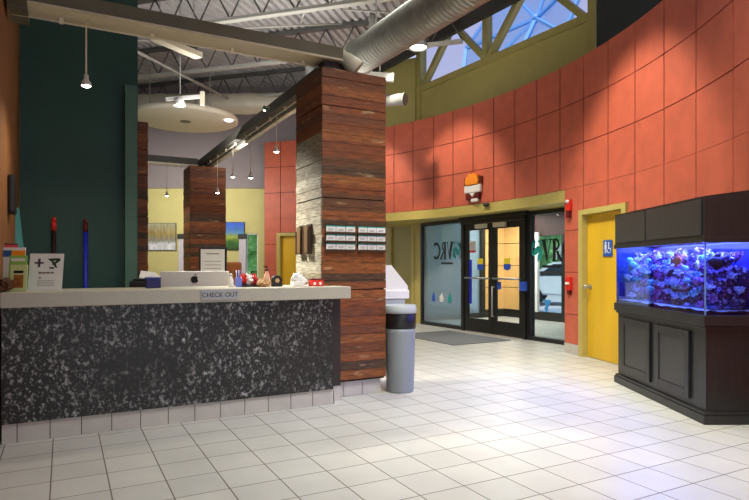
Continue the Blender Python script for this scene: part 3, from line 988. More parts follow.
# orange, white and dark wall ornament over the entrance
p, rz = wall_frame(33.9, 2.77)
t = thing('wall_ornament', 'orange, white and dark red ornament on the terracotta wall over the entrance', 'ornament', p, rz)
b = MB()
b.prism([(-.15, .025), (.15, .025), (.17, .10), (.14, .19), (.10, .18), (.07, .235), (.02, .21), (-.04, .24), (-.09, .19), (-.14, .20), (-.17, .10)], .085); b.build('orange_crown', M['orange'], t)
for s_ in (-1, 1):
    b = MB(); b.box((s_ * .19 - .04, 0, .025), (s_ * .19 + .04, .05, .17), .012); b.build('side_wing', M['dark_red'], t)
b = MB(); b.box((-.21, 0, -.12), (.21, .07, .02), .02); b.build('white_band', M['white'], t)
b = MB(); b.prism([(-.17, -.13), (-.17, -.25), (.17, -.25), (.17, -.13), (.08, -.13), (0, -.21), (-.08, -.13)], .06); b.build('dark_base', M['dark_red'], t)
b = MB(); b.prism([(-.07, -.125), (.07, -.125), (0, -.20)], .065); b.build('white_point', M['white'], t)
p, rz = wall_frame(33.5, 2.50)
b = MB(); b.box((-.09, .0, -.02), (.09, .07, .04), .02)
tag(b.build('door_chime', M['white'], loc=p, rotz=rz), 'small white box on the terracotta wall just under the orange ornament', 'box')

# entrance mat
mt = MB()
ml = [(421, 330), (441, 327), (520, 336), (462, 342)]
mt.box((0, 0, 0), (1.75, 1.25, .012), .004)
c0 = S(su(452), -.22)
mo = mt.build('entrance_mat', M['grey_mat'], loc=S(u_d0 - .05, -1.62, .001), rotz=SANG)
tag(mo, 'grey carpet mat on the tile floor inside the double door', 'mat')

# ------------------------------------------------------------------ clerestory window over the entrance
CO = Vector((1.03, 12.6)); CE = Vector((3.33, 8.96))
Cd = (CE - CO).normalized(); Cn = Vector((-Cd.y, Cd.x))
if Cn.x < 0: Cn = -Cn
CL = (CE - CO).length
CANG = math.atan2(Cd.y, Cd.x)
def C(u, n=0.0, z=0.0):
    q = CO + Cd * u + Cn * n
    return Vector((q.x, q.y, z))
def cu_(px):
    k = (px - 374.5) / 580.0
    return (k * CO.y - CO.x) / (Cd.x - k * Cd.y)
def cbox(mb, ua, ub, na, nb, za, zb, mi=0):
    pts = [C(ua, na), C(ub, na), C(ub, nb), C(ua, nb)]
    lo = [mb.bm.verts.new((q.x, q.y, za)) for q in pts]; hi = [mb.bm.verts.new((q.x, q.y, zb)) for q in pts]
    for q in [lo[::-1], hi] + [[lo[i], lo[(i + 1) % 4], hi[(i + 1) % 4], hi[i]] for i in range(4)]:
        mb.bm.faces.new(q).material_index = mi
CZ = 5.2
ZD0 = 5.80
fa = MB()
cbox(fa, -.15, CL + .12, .0, .16, ZT - .5, CZ - .02)
cbox(fa, -.15, CL + .12, -.05, .18, CZ - .12, CZ)
struct(fa.build('wall_clerestory', M['olive']))
# left return wall (olive grey) from the window to the pillar side
lw = MB()
lp = C(-.15, 0)
lw.obox((lp.x - .02, lp.y, 4.9), (lp.x - 1.6, lp.y + 1.0, 4.9), .14, 1.9)
struct(lw.build('wall_upper', M['olive']))
CT = 7.3
nodes = [('b', cu_(421.5)), ('t', cu_(452)), ('b', cu_(488)), ('t', cu_(524)), ('t', cu_(560)), ('b', cu_(592))]
wf = MB()
cbox(wf, -.16, -.02, -.04, .14, ZT - .5, CT)
cbox(wf, CL - .0, CL + .14, -.06, .14, ZT - .5, CT)
un = cu_(485.5)
cbox(wf, un - .06, un + .06, -.03, .12, CZ, CT)
def strut(ua, za, ub, zb): wf.obox(C(ua, .04, za), C(ub, .04, zb), .10, .13, up=(Cn.x, Cn.y, 0))
# z of a picture point on the window plane
def cz(px, py):
    q = C(cu_(px), 0); return CH + (266.5 - py) * q.y / 580.0
strut(cu_(423), cz(423, 85), cu_(452), cz(452, 24)); strut(cu_(452), cz(452, 24), cu_(466), cz(466, -6))
strut(cu_(452), cz(452, 24), cu_(486), cz(486, 60))
strut(cu_(488), cz(488, 58), cu_(522), cz(522, -8))
strut(cu_(552), cz(552, -8), cu_(590), cz(590, 22))
cbox(wf, -.1, CL + .1, -.03, .12, CT - .1, CT)
wc = struct(wf.build('window_5', M['olive']))
rf = MB()
q0, q1, q2, q3 = C(-3.0, -.79, ZD0 - .03), C(12, -.79, ZD0 - .03), C(12, .16, CT + .01), C(-3.0, .16, CT + .01)
rf.quad(q0, q1, q2, q3); rf.quad(*[q + Vector((0, 0, .08)) for q in (q0, q1, q2, q3)])
struct(rf.build('ceiling_sun_block', M['olive_dark']))  # unseen roof strip added to keep the sun off the window frames
# dark wall that closes the room above the terracotta wall, right of the clerestory
uw = MB(); curved_block(uw, -34, 5.5, ZT - .05, ZD0 + .02, -1.0, -.85, n=20)
struct(uw.build('wall_right_upper', M['olive_dark']))
gl = MB(); cbox(gl, .0, un, .05, .06, CZ, CT - .1); gl.build('pane', M['glass_sky'], wc)
gl = MB(); cbox(gl, un, CL, .05, .06, CZ, CT - .1); gl.build('pane', M['glass_sky'], wc)
# blue pyramid skylight beyond the right-hand panes
apx = Vector((3.27, 12.5, 6.55))
sk = thing('glass_skylight', 'blue faceted glass roof behind the right clerestory panes', 'skylight', apx)
e1 = Vector((Cd.x, Cd.y, 0)); e2 = Vector((Cn.x * .45, Cn.y * .45, .89)).normalized()
n3 = Vector((Cn.x, Cn.y, .5)).normalized()
ring = []
for i in range(7):
    a = 2 * PI * i / 7 + .42
    ring.append(e1 * (1.72 * math.cos(a)) + e2 * (1.9 * math.sin(a)) - n3 * .25)
ring2 = [q * 1.9 + n3 * .1 for q in ring]
fr = MB(); gq = MB(); hub = n3 * .35
for i in range(7):
    q0 = ring[i]; q1 = ring[(i + 1) % 7]
    fr.obox(q0, hub, .09, .06); fr.obox(q0, q1, .08, .06)
    gq.quad(q0, q1, hub)
fr.ball(hub, .10, 2)
fr.build('frame', M['sky_blue_frame'], sk); gq.build('pane', M['glass_blue'], sk)
# dark bulkhead right of the clerestory
bk = MB()
e0 = C(CL + .14, -.1)
bk.obox((e0.x + .02, e0.y - .1, 5.6), (e0.x + 2.6, e0.y - .7, 5.6), .2, 2.8)
struct(bk.build('wall_bulkhead', M['olive_dark']))

# ------------------------------------------------------------------ back room walls
YB = 14.6
yw = MB()
Wx0, Wx1, Wz0, Wz1 = -3.25, -2.93, .95, 2.12      # window opening
X0, X1 = -9.5, -2.6
for (xa, xb, za, zb) in ((X0, Wx0, 0, 3.25), (Wx1, X1, 0, 3.25), (Wx0, Wx1, 0, Wz0), (Wx0, Wx1, Wz1, 3.25)):
    yw.box((xa, YB, za), (xb, YB + .15, zb))
struct(yw.build('wall_back', M['yellow_wall']))
mw = MB(); mw.box((X0, YB - .06, 3.25), (1.2, YB + .15, 6.3)); struct(mw.build('wall_back_upper', M['mauve']))
bw = MB(); bw.box((Wx0, YB + .02, Wz0), (Wx0 + .03, YB + .12, Wz1)); bw.box((Wx1 - .03, YB + .02, Wz0), (Wx1, YB + .12, Wz1)); bw.box((Wx0, YB + .02, Wz0), (Wx1, YB + .12, Wz0 + .03)); bw.box((Wx0, YB + .02, Wz1 - .03), (Wx1, YB + .12, Wz1))
o = struct(bw.build('window_6', M['white'])); gq = MB(); gq.box((Wx0 + .03, YB + .06, Wz0 + .03), (Wx1 - .03, YB + .07, Wz1 - .03)); gq.build('pane', M['glass'], o)
for i, (px0, px1) in enumerate(((178.5, 184), (239, 245.8))):
    xa, xb = (px0 - 374.5) / 580 * (YB - .05), (px1 - 374.5) / 580 * (YB - .05)
    tr = MB(); tr.box((xa, YB - .06, .0), (xb, YB - .001, 1.98)); o = struct(tr.build('trim_%d' % (i + 2), mat('pale_lilac_trim', (206, 200, 208), .6)))
    tr = MB(); tr.box((xa - .02, YB - .08, 1.98), (xb + .02, YB - .001, 2.10)); q = tr.build('trim_cap', M['dark_steel']); q.parent = o
sl = MB(); sl.box((X0 - .15, 5.8, 0), (X0, YB, 6.3)); struct(sl.build('wall_far_left', M['mauve']))

def painting(name, px0, px1, py0, py1, m_, label):
    Y = YB - .04
    xa, xb = (px0 - 374.5) / 580 * Y, (px1 - 374.5) / 580 * Y
    za, zb = CH + (266.5 - py1) * Y / 580, CH + (266.5 - py0) * Y / 580
    t = thing('painting', label, 'painting', ((xa + xb) / 2, YB - .002, (za + zb) / 2))
    w2, h2 = (xb - xa) / 2, (zb - za) / 2
    b = MB(); b.box((-w2, -.035, -h2), (w2, 0, h2), .004); b.build('stretcher_frame', M['dark_steel'], t)
    b = MB(); b.box((-w2 + .012, -.042, -h2 + .012), (w2 - .012, -.034, h2 - .012)); b.build('canvas', m_, t)
    return t
pm1 = painting_mat('birch_picture', [(0, (225, 228, 232)), (.22, (236, 238, 242)), (.34, (150, 150, 140)), (.6, (170, 150, 80)), (1, (182, 178, 150))], [(.35, (120, 110, 90)), (.62, (255, 255, 255))], 7, (1.6, 1, .35))
pm2 = painting_mat('meadow_picture', [(0, (36, 74, 24)), (.3, (60, 120, 30)), (.48, (160, 176, 40)), (.62, (90, 150, 190)), (.75, (60, 120, 220)), (1, (30, 90, 220))], [(.35, (90, 110, 70)), (.6, (255, 255, 255))], 6, (1, 1, 1))
painting('painting', 147.5, 176, 223, 250.5, pm1, 'pale birch wood picture on the yellow back wall left of the rear pillar')
painting('painting', 225, 244.5, 222, 250, pm2, 'green meadow and blue sky picture on the yellow back wall right of the rear pillar')

# white ceiling disc
dk = MB()
dk.lathe([(0, 0), (1.02, 0), (1.07, .03), (1.07, .10), (0, .10)], seg=56)
disc = struct(dk.build('ceiling_disc', mat('white_disc_paint', (226, 220, 196), .6), loc=(-3.93, 12.06, 4.3)))
b = MB()
for k in range(3):
    a = R(90 + 120 * k); b.tube((.7 * math.cos(a), .7 * math.sin(a), .1), (.7 * math.cos(a), .7 * math.sin(a), 1.0), .01)
b.build('hanger_rod', M['pipe'], disc)
b = MB(); b.lathe([(0, -.012), (.10, -.012), (.11, 0), (.11, .01), (0, .01)], c=(0, 0, 0), seg=24); b.build('vent_ring', M['beam_olive'], disc)
b = MB(); b.lathe([(0, -.02), (.08, -.02), (.09, 0), (0, .0)], c=(.93, -.12, 0), seg=20)
b.build('recessed_lamp', M['lamp_on_soft'], disc)

# ------------------------------------------------------------------ roof deck and joists
u_ = Vector((.957, -.29, 0)).normalized(); v_ = Vector((.29, .957, 0)).normalized()
J = Vector((-1.31, 8.97, 0))
ZD = 5.80
dk = MB()
pitch = .152
prof = [(0, 0), (.06, 0), (.076, .06), (.136, .06)]
xs = []
n_ = int(20 / pitch)
for i in range(n_):
    for (x, z) in prof: xs.append((-12.5 + i * pitch + x, z))
rowsv = []
for y in (-30, 9):
    rowsv.append([dk.bm.verts.new(J + u_ * x + v_ * y + Vector((0, 0, ZD + z))) for x, z in xs])
for i in range(len(xs) - 1):
    dk.bm.faces.new((rowsv[0][i], rowsv[0][i + 1], rowsv[1][i + 1], rowsv[1][i]))
de = C(0, -.75)
bmesh.ops.bisect_plane(dk.bm, geom=dk.bm.verts[:] + dk.bm.edges[:] + dk.bm.faces[:], plane_co=de, plane_no=Vector((Cn.x, Cn.y, 0)), clear_outer=True)
bmesh.ops.bisect_plane(dk.bm, geom=dk.bm.verts[:] + dk.bm.edges[:] + dk.bm.faces[:], plane_co=Vector((0, YB + .1, 0)), plane_no=Vector((0, 1, 0)), clear_outer=True)
struct(dk.build('ceiling', M['deck'], fix=False))
# steel edge beam along the roof opening
eb = MB(); eb.obox(C(-1.2, -.80, ZD - .16), C(8.5, -.80, ZD - .16), .10, .30)
struct(eb.build('trim_4', M['dark_steel']))

def clip_x(y):
    # local x at which J+u*x+v*y meets the roof edge
    base = J + v_ * y
    nn = Vector((Cn.x, Cn.y, 0))
    return ((Vector((de.x, de.y, 0)) - base).dot(nn)) / u_.dot(nn)
def clip_back(y):
    base = J + v_ * y
    return ((YB - .1) - base.y) / u_.y      # negative slope: x must be larger than this
ordn = ['nearest the camera', 'second from the camera', 'third from the camera', 'fourth from the camera', 'fifth from the camera', 'farthest from the camera', 'behind the farthest']
for k in range(-2, 4):
    y = k * 1.95
    x1 = min(6.5, clip_x(y) - .2)
    x0 = max(-9.0, clip_back(y) + .1)
    if x1 - x0 < 1: continue
    P0 = J + u_ * x0 + v_ * y; L_ = x1 - x0
    t = thing('roof_joist', 'open web steel roof joist under the corrugated deck, %s' % ordn[k + 2], 'joist', (P0.x, P0.y, 5.2), math.atan2(u_.y, u_.x), 'open web roof joists')
    b = MB(); b.box((0, -.055, 0), (L_, .055, .05)); b.build('bottom_chord', M['joist'], t)
    b = MB(); b.box((0, -.06, .53), (L_, .06, .59)); b.build('top_chord', M['joist_web'], t)
    b = MB()
    n = max(2, int(L_ / .55))
    for i in range(n):
        xa = L_ * i / n; xm = L_ * (i + .5) / n; xb = L_ * (i + 1) / n
        b.tube((xa, 0, .04), (xm, 0, .55), .014, seg=6); b.tube((xm, 0, .55), (xb, 0, .04), .014, seg=6)
    b.build('web_rods', M['joist_web'], t)
# bridging angles and conduits that cross the joists
for i, (x, z, r, m_, lab) in enumerate(((-3.2, 5.12, .03, 'joist', 'thin pale pipe under the roof joists over the reception'),
                                     (-5.2, 5.0, .04, 'dark_steel', 'dark pipe under the roof joists left of the reception'))):
    b = MB(); b.tube(J + u_ * x + v_ * (-2.5) + Vector((0, 0, z)), J + u_ * x + v_ * 4.4 + Vector((0, 0, z)), r)
    tag(b.build('ceiling_pipe', M[m_]), lab, 'pipe')
b = MB()
for (x0, y0, x1, y1) in ((-1.4, .3, .2, 1.8), (.2, .1, -.6, 1.7), (.8, .2, 1.6, 1.8), (-3.6, .2, -2.6, 1.7)):
    b.tube(J + u_ * x0 + v_ * y0 + Vector((0, 0, 5.24)), J + u_ * x1 + v_ * y1 + Vector((0, 0, 5.74)), .016, seg=6)
tag(b.build('joist_bracing', M['joist']), 'thin pale diagonal braces between the roof joists', 'brace')

# round ducts
d_dir = Vector((1.01, -1.75, 0)).normalized()
dp = Vector((-.217, 8.68, 4.42))
def duct_thing(p0, p1, r, m_, label, ribs, rib_h, rods, zt=5.79):
    p0 = Vector(p0); p1 = Vector(p1); d = p1 - p0; L_ = d.length
    t = thing('round_duct', label, 'duct', p0)
    q = d.to_track_quat('Z', 'Y').to_matrix().to_4x4()
    prof = []; n = int(L_ / ribs)
    for i in range(n):
        z = L_ * i / n
        prof += [(r, z), (r, z + L_ / n * .72), (r + rib_h, z + L_ / n * .80), (r + rib_h, z + L_ / n * .92)]
    prof.append((r, L_))
    b = MB(); b.lathe(prof, seg=36, mtx=q); b.build('duct_body', m_, t)
    b = MB(); dn = d.normalized(); b.tube(-dn * .05, dn * .05, r + .02, r + .02, 32); b.build('end_collar', M['duct_pale'], t)
    for x in rods:
        b = MB(); pc = dn * x; b.tube(pc + Vector((0, 0, r)), (pc.x, pc.y, zt - p0.z), .010, seg=8); b.build('hanger_rod', M['pipe'], t)
    return t
duct_thing(dp - d_dir * .02, dp + d_dir * 3.6, .245, M['duct'], 'large ribbed silver duct running up to the right over the front pillar', .075, .006, (.5, 2.6))
duct_thing((-6.6, 12.9, 4.85), (-1.0, 13.9, 5.22), .24, M['duct_pale'], 'smooth cream duct across the back above the white disc', .9, .012, (1.2, 3.6))
# grey pipe stub and cream braces right of the pillar
b = MB(); b.tube((.1, 10.9, 4.40), (.55, 10.6, 4.34), .11, seg=20); b.tube((.54, 10.6, 4.34), (.56, 10.59, 4.337), .12, seg=20)
tag(b.build('pipe_stub', M['pipe']), 'short grey pipe end beside the front pillar above the terracotta wall', 'pipe')
b = MB(); b.obox((-.3, 9.9, 4.76), (.75, 9.6, 5.0), .08, .08); b.tube((.2, 9.76, 4.9), (.2, 9.76, 5.795), .012)
tag(b.build('cream_brace', M['joist']), 'thin cream steel brace behind the silver duct beside the floodlight', 'brace')
b = MB(); b.obox((-.3, 10.6, 4.78), (.35, 10.5, 4.7), .1, .14); b.tube((.1, 10.54, 4.75), (.1, 10.54, 5.795), .012)
tag(b.build('cream_brace', M['joist']), 'wide cream steel brace lower down beside the board pillar top', 'brace')

# ------------------------------------------------------------------ kiosk pillars
def pillar(name, a, b_, label, pale_left, hgt=3.21, w_=.70):
    base = G(a, b_)
    t = thing(name, label, 'pillar', base, TH, 'reclaimed board pillars')
    k = MB(); k.box((.05, .05, 0), (w_ - .05, w_ - .05, .15)); k.build('plinth_core', M['grout'], t)
    c = MB(); c.box((.012, .012, .15), (w_ - .012, w_ - .012, hgt - .005)); c.build('core', M['wood_gap'], t)
    rnd = random.Random(int(a * 10 + b_ * 3))
    row = .087
    n = int((hgt - .17) / row)
    def face(mb, side):
        for i in range(n):
            z0 = .17 + i * (hgt - .17) / n; z1 = z0 + (hgt - .17) / n - (.012 if i % 10 == 9 else .003)
            d_ = rnd.uniform(0, .009)
            if side == 'f': mb.box((-.0, -d_, z0), (w_, .012, z1))
            if side == 'b': mb.box((-.0, w_ - .012, z0), (w_, w_ + d_, z1))
            if side == 'l': mb.box((-d_, .0125, z0), (.012, w_ - .0125, z1))
            if side == 'r': mb.box((w_ - .012, .0125, z0), (w_ + d_, w_ - .0125, z1))
    mb = MB(); face(mb, 'f'); face(mb, 'b'); face(mb, 'r')
    if not pale_left: face(mb, 'l')
    mb.build('board_cladding', M['wood'], t)
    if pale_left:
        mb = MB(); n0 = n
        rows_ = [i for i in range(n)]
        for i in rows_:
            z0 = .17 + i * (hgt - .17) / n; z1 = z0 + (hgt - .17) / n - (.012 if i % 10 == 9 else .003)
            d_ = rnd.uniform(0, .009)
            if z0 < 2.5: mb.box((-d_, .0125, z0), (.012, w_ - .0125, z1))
        o = mb.build('pale_cladding', M['wood_pale'], t); o['label'] = 'boards coloured pale grey for the lamp light on them'  # pale colour stands for lamp light washing the lower left face
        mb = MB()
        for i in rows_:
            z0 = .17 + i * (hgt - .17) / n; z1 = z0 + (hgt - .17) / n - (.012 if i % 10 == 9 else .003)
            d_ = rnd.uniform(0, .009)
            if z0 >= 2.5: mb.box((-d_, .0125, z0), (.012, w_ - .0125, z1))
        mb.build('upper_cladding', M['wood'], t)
    # kick tiles
    kt = MB(); n = 3; s = (w_ - .08) / n
    for i in range(n):
        x0 = .04 + i * s
        kt.box((x0 + .003, .035, 0), (x0 + s - .003, .05, .147)); kt.box((x0 + .003, w_ - .05, 0), (x0 + s - .003, w_ - .035, .147))
        kt.box((.035, x0 + .003, 0), (.05, x0 + s - .003, .147)); kt.box((w_ - .05, x0 + .003, 0), (w_ - .035, x0 + s - .003, .147))
    kt.build('kick_tiles', M['kick'], t)
    return t
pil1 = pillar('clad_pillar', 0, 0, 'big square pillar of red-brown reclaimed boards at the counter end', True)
pil2 = pillar('clad_pillar', 0, 6.6, 'red-brown board pillar at the rear of the reception, behind the computer', False, 3.28)
pil3 = pillar('clad_pillar', -1.9, 3.1, 'dark red-brown board pillar partly hidden behind the dark green wall', False, 3.21)

# business cards and racks on the pillar front
for blk, (xa, xb, nm) in enumerate(((.03, .345, 'left'), (.375, .685, 'right'))):
    t = thing('card_rack', 'small %s rack of business cards on the front of the board pillar' % nm, 'rack', G((xa + xb) / 2, -.011, 1.43), TH, 'card racks')
    hw = (xb - xa) / 2
    b = MB()
    for r in range(3): b.box((-hw, -.030, r * .085), (hw, -.002, r * .085 + .012)); b.box((-hw, -.034, r * .085), (hw, -.030, r * .085 + .022))
    b.box((-hw, -.004, 0), (hw, 0, .25)); b.build('rack_body', M['holder_wood'], t)
    for r in range(3):
        for c in range(3):
            cw = (xb - xa) / 3
            x = xa + cw * (c + .5)
            cd = thing('business_card', 'white business card with teal edge, %s row, %s column of the %s rack' % (('bottom', 'middle', 'top')[r], ('left', 'centre', 'right')[c], nm), 'card', G(x, -.0185, 1.43 + r * .085 + .0125), TH, 'business cards on the pillar')
            b = MB(); b.box((-cw * .47, -.010, 0), (cw * .47, -.001, .058)); b.build('card_face', M['white_soft'], cd)
            b = MB(); b.box((-cw * .47, -.0105, .0585), (cw * .47, -.001, .069)); b.build('card_edge', M['teal'], cd)
            b = MB(); b.box((-cw * .28, -.0115, .022), (cw * .2, -.0102, .026)); b.box((-cw * .28, -.0115, .033), (cw * .28, -.0102, .037)); b.build('print', M['grout'], cd)
# brochure holders on the pale side
for y0, lab in ((.30, 'tall dark brochure holder on the pale pillar side, nearer the pillar corner'), (.50, 'tall dark brochure holder on the pale pillar side, farther from the corner')):
    t = thing('brochure_holder', lab, 'holder', G(-.010, y0, 1.41), TH, 'brochure holders')
    b = MB(); b.box((-.012, -.07, 0), (0, .07, .30)); b.box((-.05, -.07, 0), (-.012, -.058, .24)); b.box((-.05, .058, 0), (-.012, .07, .24)); b.box((-.05, -.07, 0), (-.012, .07, .014)); b.build('case', M['holder_wood'], t)
    b = MB(); b.box((-.042, -.055, .016), (-.016, .055, .28)); b.build('brochures', M['holder_gold'], t)

# ------------------------------------------------------------------ beams over the kiosk
BZ0, BZ1 = 3.33, 3.46
def beam(pA, pB, w_, label, m_, posts, side=False):
    t = thing('steel_beam', label, 'beam', (pA.x, pA.y, BZ0), math.atan2(pB.y - pA.y, pB.x - pA.x))
    L_ = (pB - pA).length
    b = MB(); b.box((0, -w_ / 2, .02), (L_, w_ / 2, BZ1 - BZ0)); b.build('web', m_, t)
    b = MB(); b.box((0, -w_ / 2, 0), (L_, w_ / 2, .019)); b.build('soffit_plate', M['beam_dark'] if side else M['beam_cream'], t)
    b = MB(); b.tube((0, w_ * .2, -.035), (L_, w_ * .2, -.035), .008, seg=8)
    if side: b.box((0, -w_ / 2 - .02, -.03), (L_, -w_ / 2 + .05, -.001))
    n = int(L_ / .6)
    for i in range(n): b.box((L_ * (i + .5) / n - .015, w_ * .2 - .015, -.045), (L_ * (i + .5) / n + .015, w_ * .2 + .015, 0))
    b.build('track_rail', M['cream'], t)
    for x in posts:
        b = MB(); b.box((x - .08, -.08, -.118), (x + .08, .08, 0)); b.build('bearing_plate', M['dark_steel'], t)
    return t
pA = G(-2.56, .215); pB = G(.26, .215)
beam(pA, pB, .28, 'olive grey steel beam crossing over the reception counter', M['beam_olive'], [2.56 + .16])
beam(G(.35, .40), G(.35, 7.1), .22, 'dark steel beam running back from the front pillar to the rear pillar', M['beam_dark'], [], True)
beam(G(-2.6, 6.95), G(.2, 6.95), .22, 'dark steel beam along the rear of the reception', M['beam_dark'], [], True)
b = MB(); q = G(-2.47, .32)
b.box((-.1, -.40, -.04), (.03, .14, .5), .006); b.box((-.1, -.2, -.07), (.03, .14, -.041))
o = b.build('beam_hanger', M['beam_olive'], loc=(q.x, q.y, 3.36), rotz=TH)
tag(o, 'olive grey box hanger at the left end of the counter beam', 'bracket')
# spacer plates on the rear pillar
b = MB(); b.box((-.08, -.08, 0), (.08, .08, .048)); tag(b.build('bearing_plate', M['dark_steel'], loc=G(.35, 6.95, 3.281), rotz=TH), 'dark plate between the rear pillar and its beam', 'plate')

# green wall, its low column, brown wall at the left
gw = MB(); gw.box((-2.59, 1.86, 0), (-1.455, 2.0, 5.1)); struct(gw.build('wall_green', M['green_wall'], loc=(O.x, O.y, 0), rotz=TH))
gw = MB(); gw.box((-1.60, 1.70, 0), (-1.478, 1.858, 3.27)); struct(gw.build('trim_5', M['green_light'], loc=(O.x, O.y, 0), rotz=TH))
lw = MB(); lw.box((-2.75, -5.5, 0), (-2.60, 2.0, 5.1)); struct(lw.build('wall_left', M['brown_wall'], loc=(O.x, O.y, 0), rotz=TH))

# ------------------------------------------------------------------ reception counter
ct = thing('reception_counter', 'long reception counter with grey top and flecked black front', 'counter', G(0, 0), TH)
LW_, RE = -2.585, .155
b = MB(); b.box((LW_, -.32, .99), (RE, -.012, 1.10), .006); b.box((LW_, -.0125, .99), (-.02, .36, 1.10), .006); b.build('worktop', M['counter_top'], ct)
b = MB(); b.box((LW_, -.22, .145), (.018, -.19, .989)); b.build('front_panel', M['fleck'], ct)
b = MB(); b.box((LW_, -.189, .0), (.035, -.16, .985)); b.box((.005, -.16, .15), (.036, -.012, .985)); b.box((.0365, -.10, .147), (.15, -.015, .985)); b.box((LW_, -.15, .15), (-.03, .25, .98)); b.build('carcass', M['side_dark'], ct)
b = MB(); kw = .21
for i in range(13):
    x1 = .03 - i * kw; x0 = max(x1 - kw, LW_ - .002)
    b.box((x0 + .003, -.205, 0), (x1 - .003, -.19, .143))
b.box((.0365, -.20, 0), (.045, -.095, .143)); b.box((.0365, -.092, 0), (.15, -.06, .143))
b.build('kick_tiles', M['kick'], ct)
# check out plate on the front edge
xa, xb = ga(201, -.32), ga(238.5, -.32)
pl = thing('check_out_sign', 'grey plate reading CHECK OUT on the counter edge', 'sign', G((xa + xb) / 2, -.3215, 1.052), TH)
hw = (xb - xa) / 2
b = MB(); b.box((-hw, -.008, -.042), (hw, 0, .042), .002); b.build('plate', mat('grey_sign_plate', (160, 160, 160), .4), pl)
text_mesh('lettering', 'CHECK OUT', .052, M['ink'], pl, (0, -.0095, -.002), (R(90), 0, 0), .0008)

# lower desk behind the counter
dkk = thing('staff_desk', 'low staff desk behind the reception counter', 'desk', G(-1.25, .75), TH)
b = MB(); b.box((-1.1, -.36, .70), (1.0, .36, .735), .004); b.build('desktop', M['counter_top'], dkk)
for x in (-1.05, .95):
    b = MB(); b.box((x - .02, -.32, 0), (x + .02, .32, .70)); b.build('panel_leg', M['side_dark'], dkk)

# computer seen from behind
def at(px, b_, z): return G(ga(px, b_), b_, z)
im = thing('computer', 'silver all in one computer seen from behind on the desk', 'computer', at(195, .60, .7355), R(8))
b = MB(); b.box((-.325, -.012, .10), (.325, .02, .505), .01)
b.build('display_back', M['alu'], im)
b = MB(); b.obox((0, -.06, .01), (0, -.055, .26), .19, .012, up=(0, 1, 0)); b.box((-.1, -.11, 0), (.1, .08, .012), .003); b.build('stand', M['alu'], im)
b = MB()
yl = -.022
ap = []
for i in range(40):
    a = 2 * PI * i / 40
    r = .034 * (1 + .06 * math.cos(2 * a)) * (1 - .10 * math.exp(-((a - PI / 2) / .35) ** 2) - .06 * math.exp(-((a - 3 * PI / 2) / .3) ** 2))
    x, z = r * math.cos(a), r * 1.05 * math.sin(a)
    d = math.hypot(x - .042, z - .006)
    if d < .018:
        k = .018 / max(d, 1e-5); x = .042 + (x - .042) * k; z = .006 + (z - .006) * k
    ap.append((x, z))
b.prism(ap, .012, Matrix.Translation((0, yl, .425)))
b.prism([(0, .038), (.012, .06), (.016, .048), (.006, .036)], .012, Matrix.Translation((0, yl, .425)))
b.build('logo', M['apple_black'], im)

# standing black framed notice behind the computer
sh = thing('notice_stand', 'white notice in a black frame on a stand behind the computer', 'sign', at(213, 1.32, 0), R(6))
b = MB(); b.box((-.15, -.015, 1.08), (.15, .015, 1.50), .004); b.build('frame', M['frame_black'], sh)
b = MB(); b.box((-.128, -.019, 1.10), (.128, -.0155, 1.475)); nt_ = b.build('paper', M['white_soft'], sh)
b = MB()
for i, (z, w_) in enumerate(((1.42, .07), (1.34, .09), (1.30, .085), (1.26, .09), (1.22, .08), (1.18, .05))): b.box((-w_, -.0205, z), (w_, -.0193, z + (.009 if i == 0 else .005)))
b.build('print', M['grout'], nt_)
b = MB(); b.tube((0, 0, .02), (0, 0, 1.08), .014); b.build('pole', M['frame_black'], sh)
b = MB(); b.lathe([(0, 0), (.16, 0), (.16, .015), (.02, .03), (0, .03)]); b.build('base', M['frame_black'], sh)

# tan high back chair
chx = thing('office_chair', 'tan high back office chair behind the reception computer', 'chair', at(228.5, 1.75, 0), R(24))
b = MB(); b.box((-.22, -.22, .60), (.22, .22, .68), .03); b.build('seat', M['tan_chair'], chx)
b = MB(); b.box((-.20, .20, .72), (.20, .26, 1.34), .028); b.build('backrest', M['tan_chair'], chx)
b = MB(); b.tube((0, 0, .08), (0, 0, .60), .03); b.obox((0, .1, .62), (0, .29, .80), .05, .012); b.obox((0, .1, .612), (0, .12, .614), .1, .1); b.build('gas_column', M['dark_steel'], chx)
for i in range(5):
    a = 2 * PI * i / 5
    b = MB(); b.obox((0, 0, .09), (.28 * math.cos(a), .28 * math.sin(a), .07), .04, .03); b.ball((.28 * math.cos(a), .28 * math.sin(a), .03), .03, 2); b.build('leg', M['dark_steel'], chx)

# printer with paper on the desk
pr = thing('printer', 'black printer with white paper left of the computer', 'printer', at(152, .78, .7355), R(14))
b = MB(); b.box((-.18, -.16, 0), (.05, .17, .415), .02); b.box((-.15, -.14, .4155), (.04, .06, .435), .008); b.build('printer_body', M['frame_black'], pr)
b = MB(); b.obox((-.06, .05, .43), (-.05, .10, .50), .13, .006, up=(0, 1, 0)); b.obox((.02, .03, .43), (.05, .06, .465), .10, .006, up=(0, 1, 0)); b.build('paper', M['white_soft'], pr)

# navy box on the counter
bx = thing('storage_box', 'navy blue box on the counter left of the computer', 'box', at(153, .16, 1.1005), TH)
b = MB(); b.box((-.058, -.05, 0), (.058, .05, .075), .006); b.build('box_body', M['navy'], bx)
b = MB(); b.box((-.061, -.053, .0755), (.061, .053, .092), .004); b.build('box_lid', mat('blue_lid', (52, 56, 140), .5), bx)

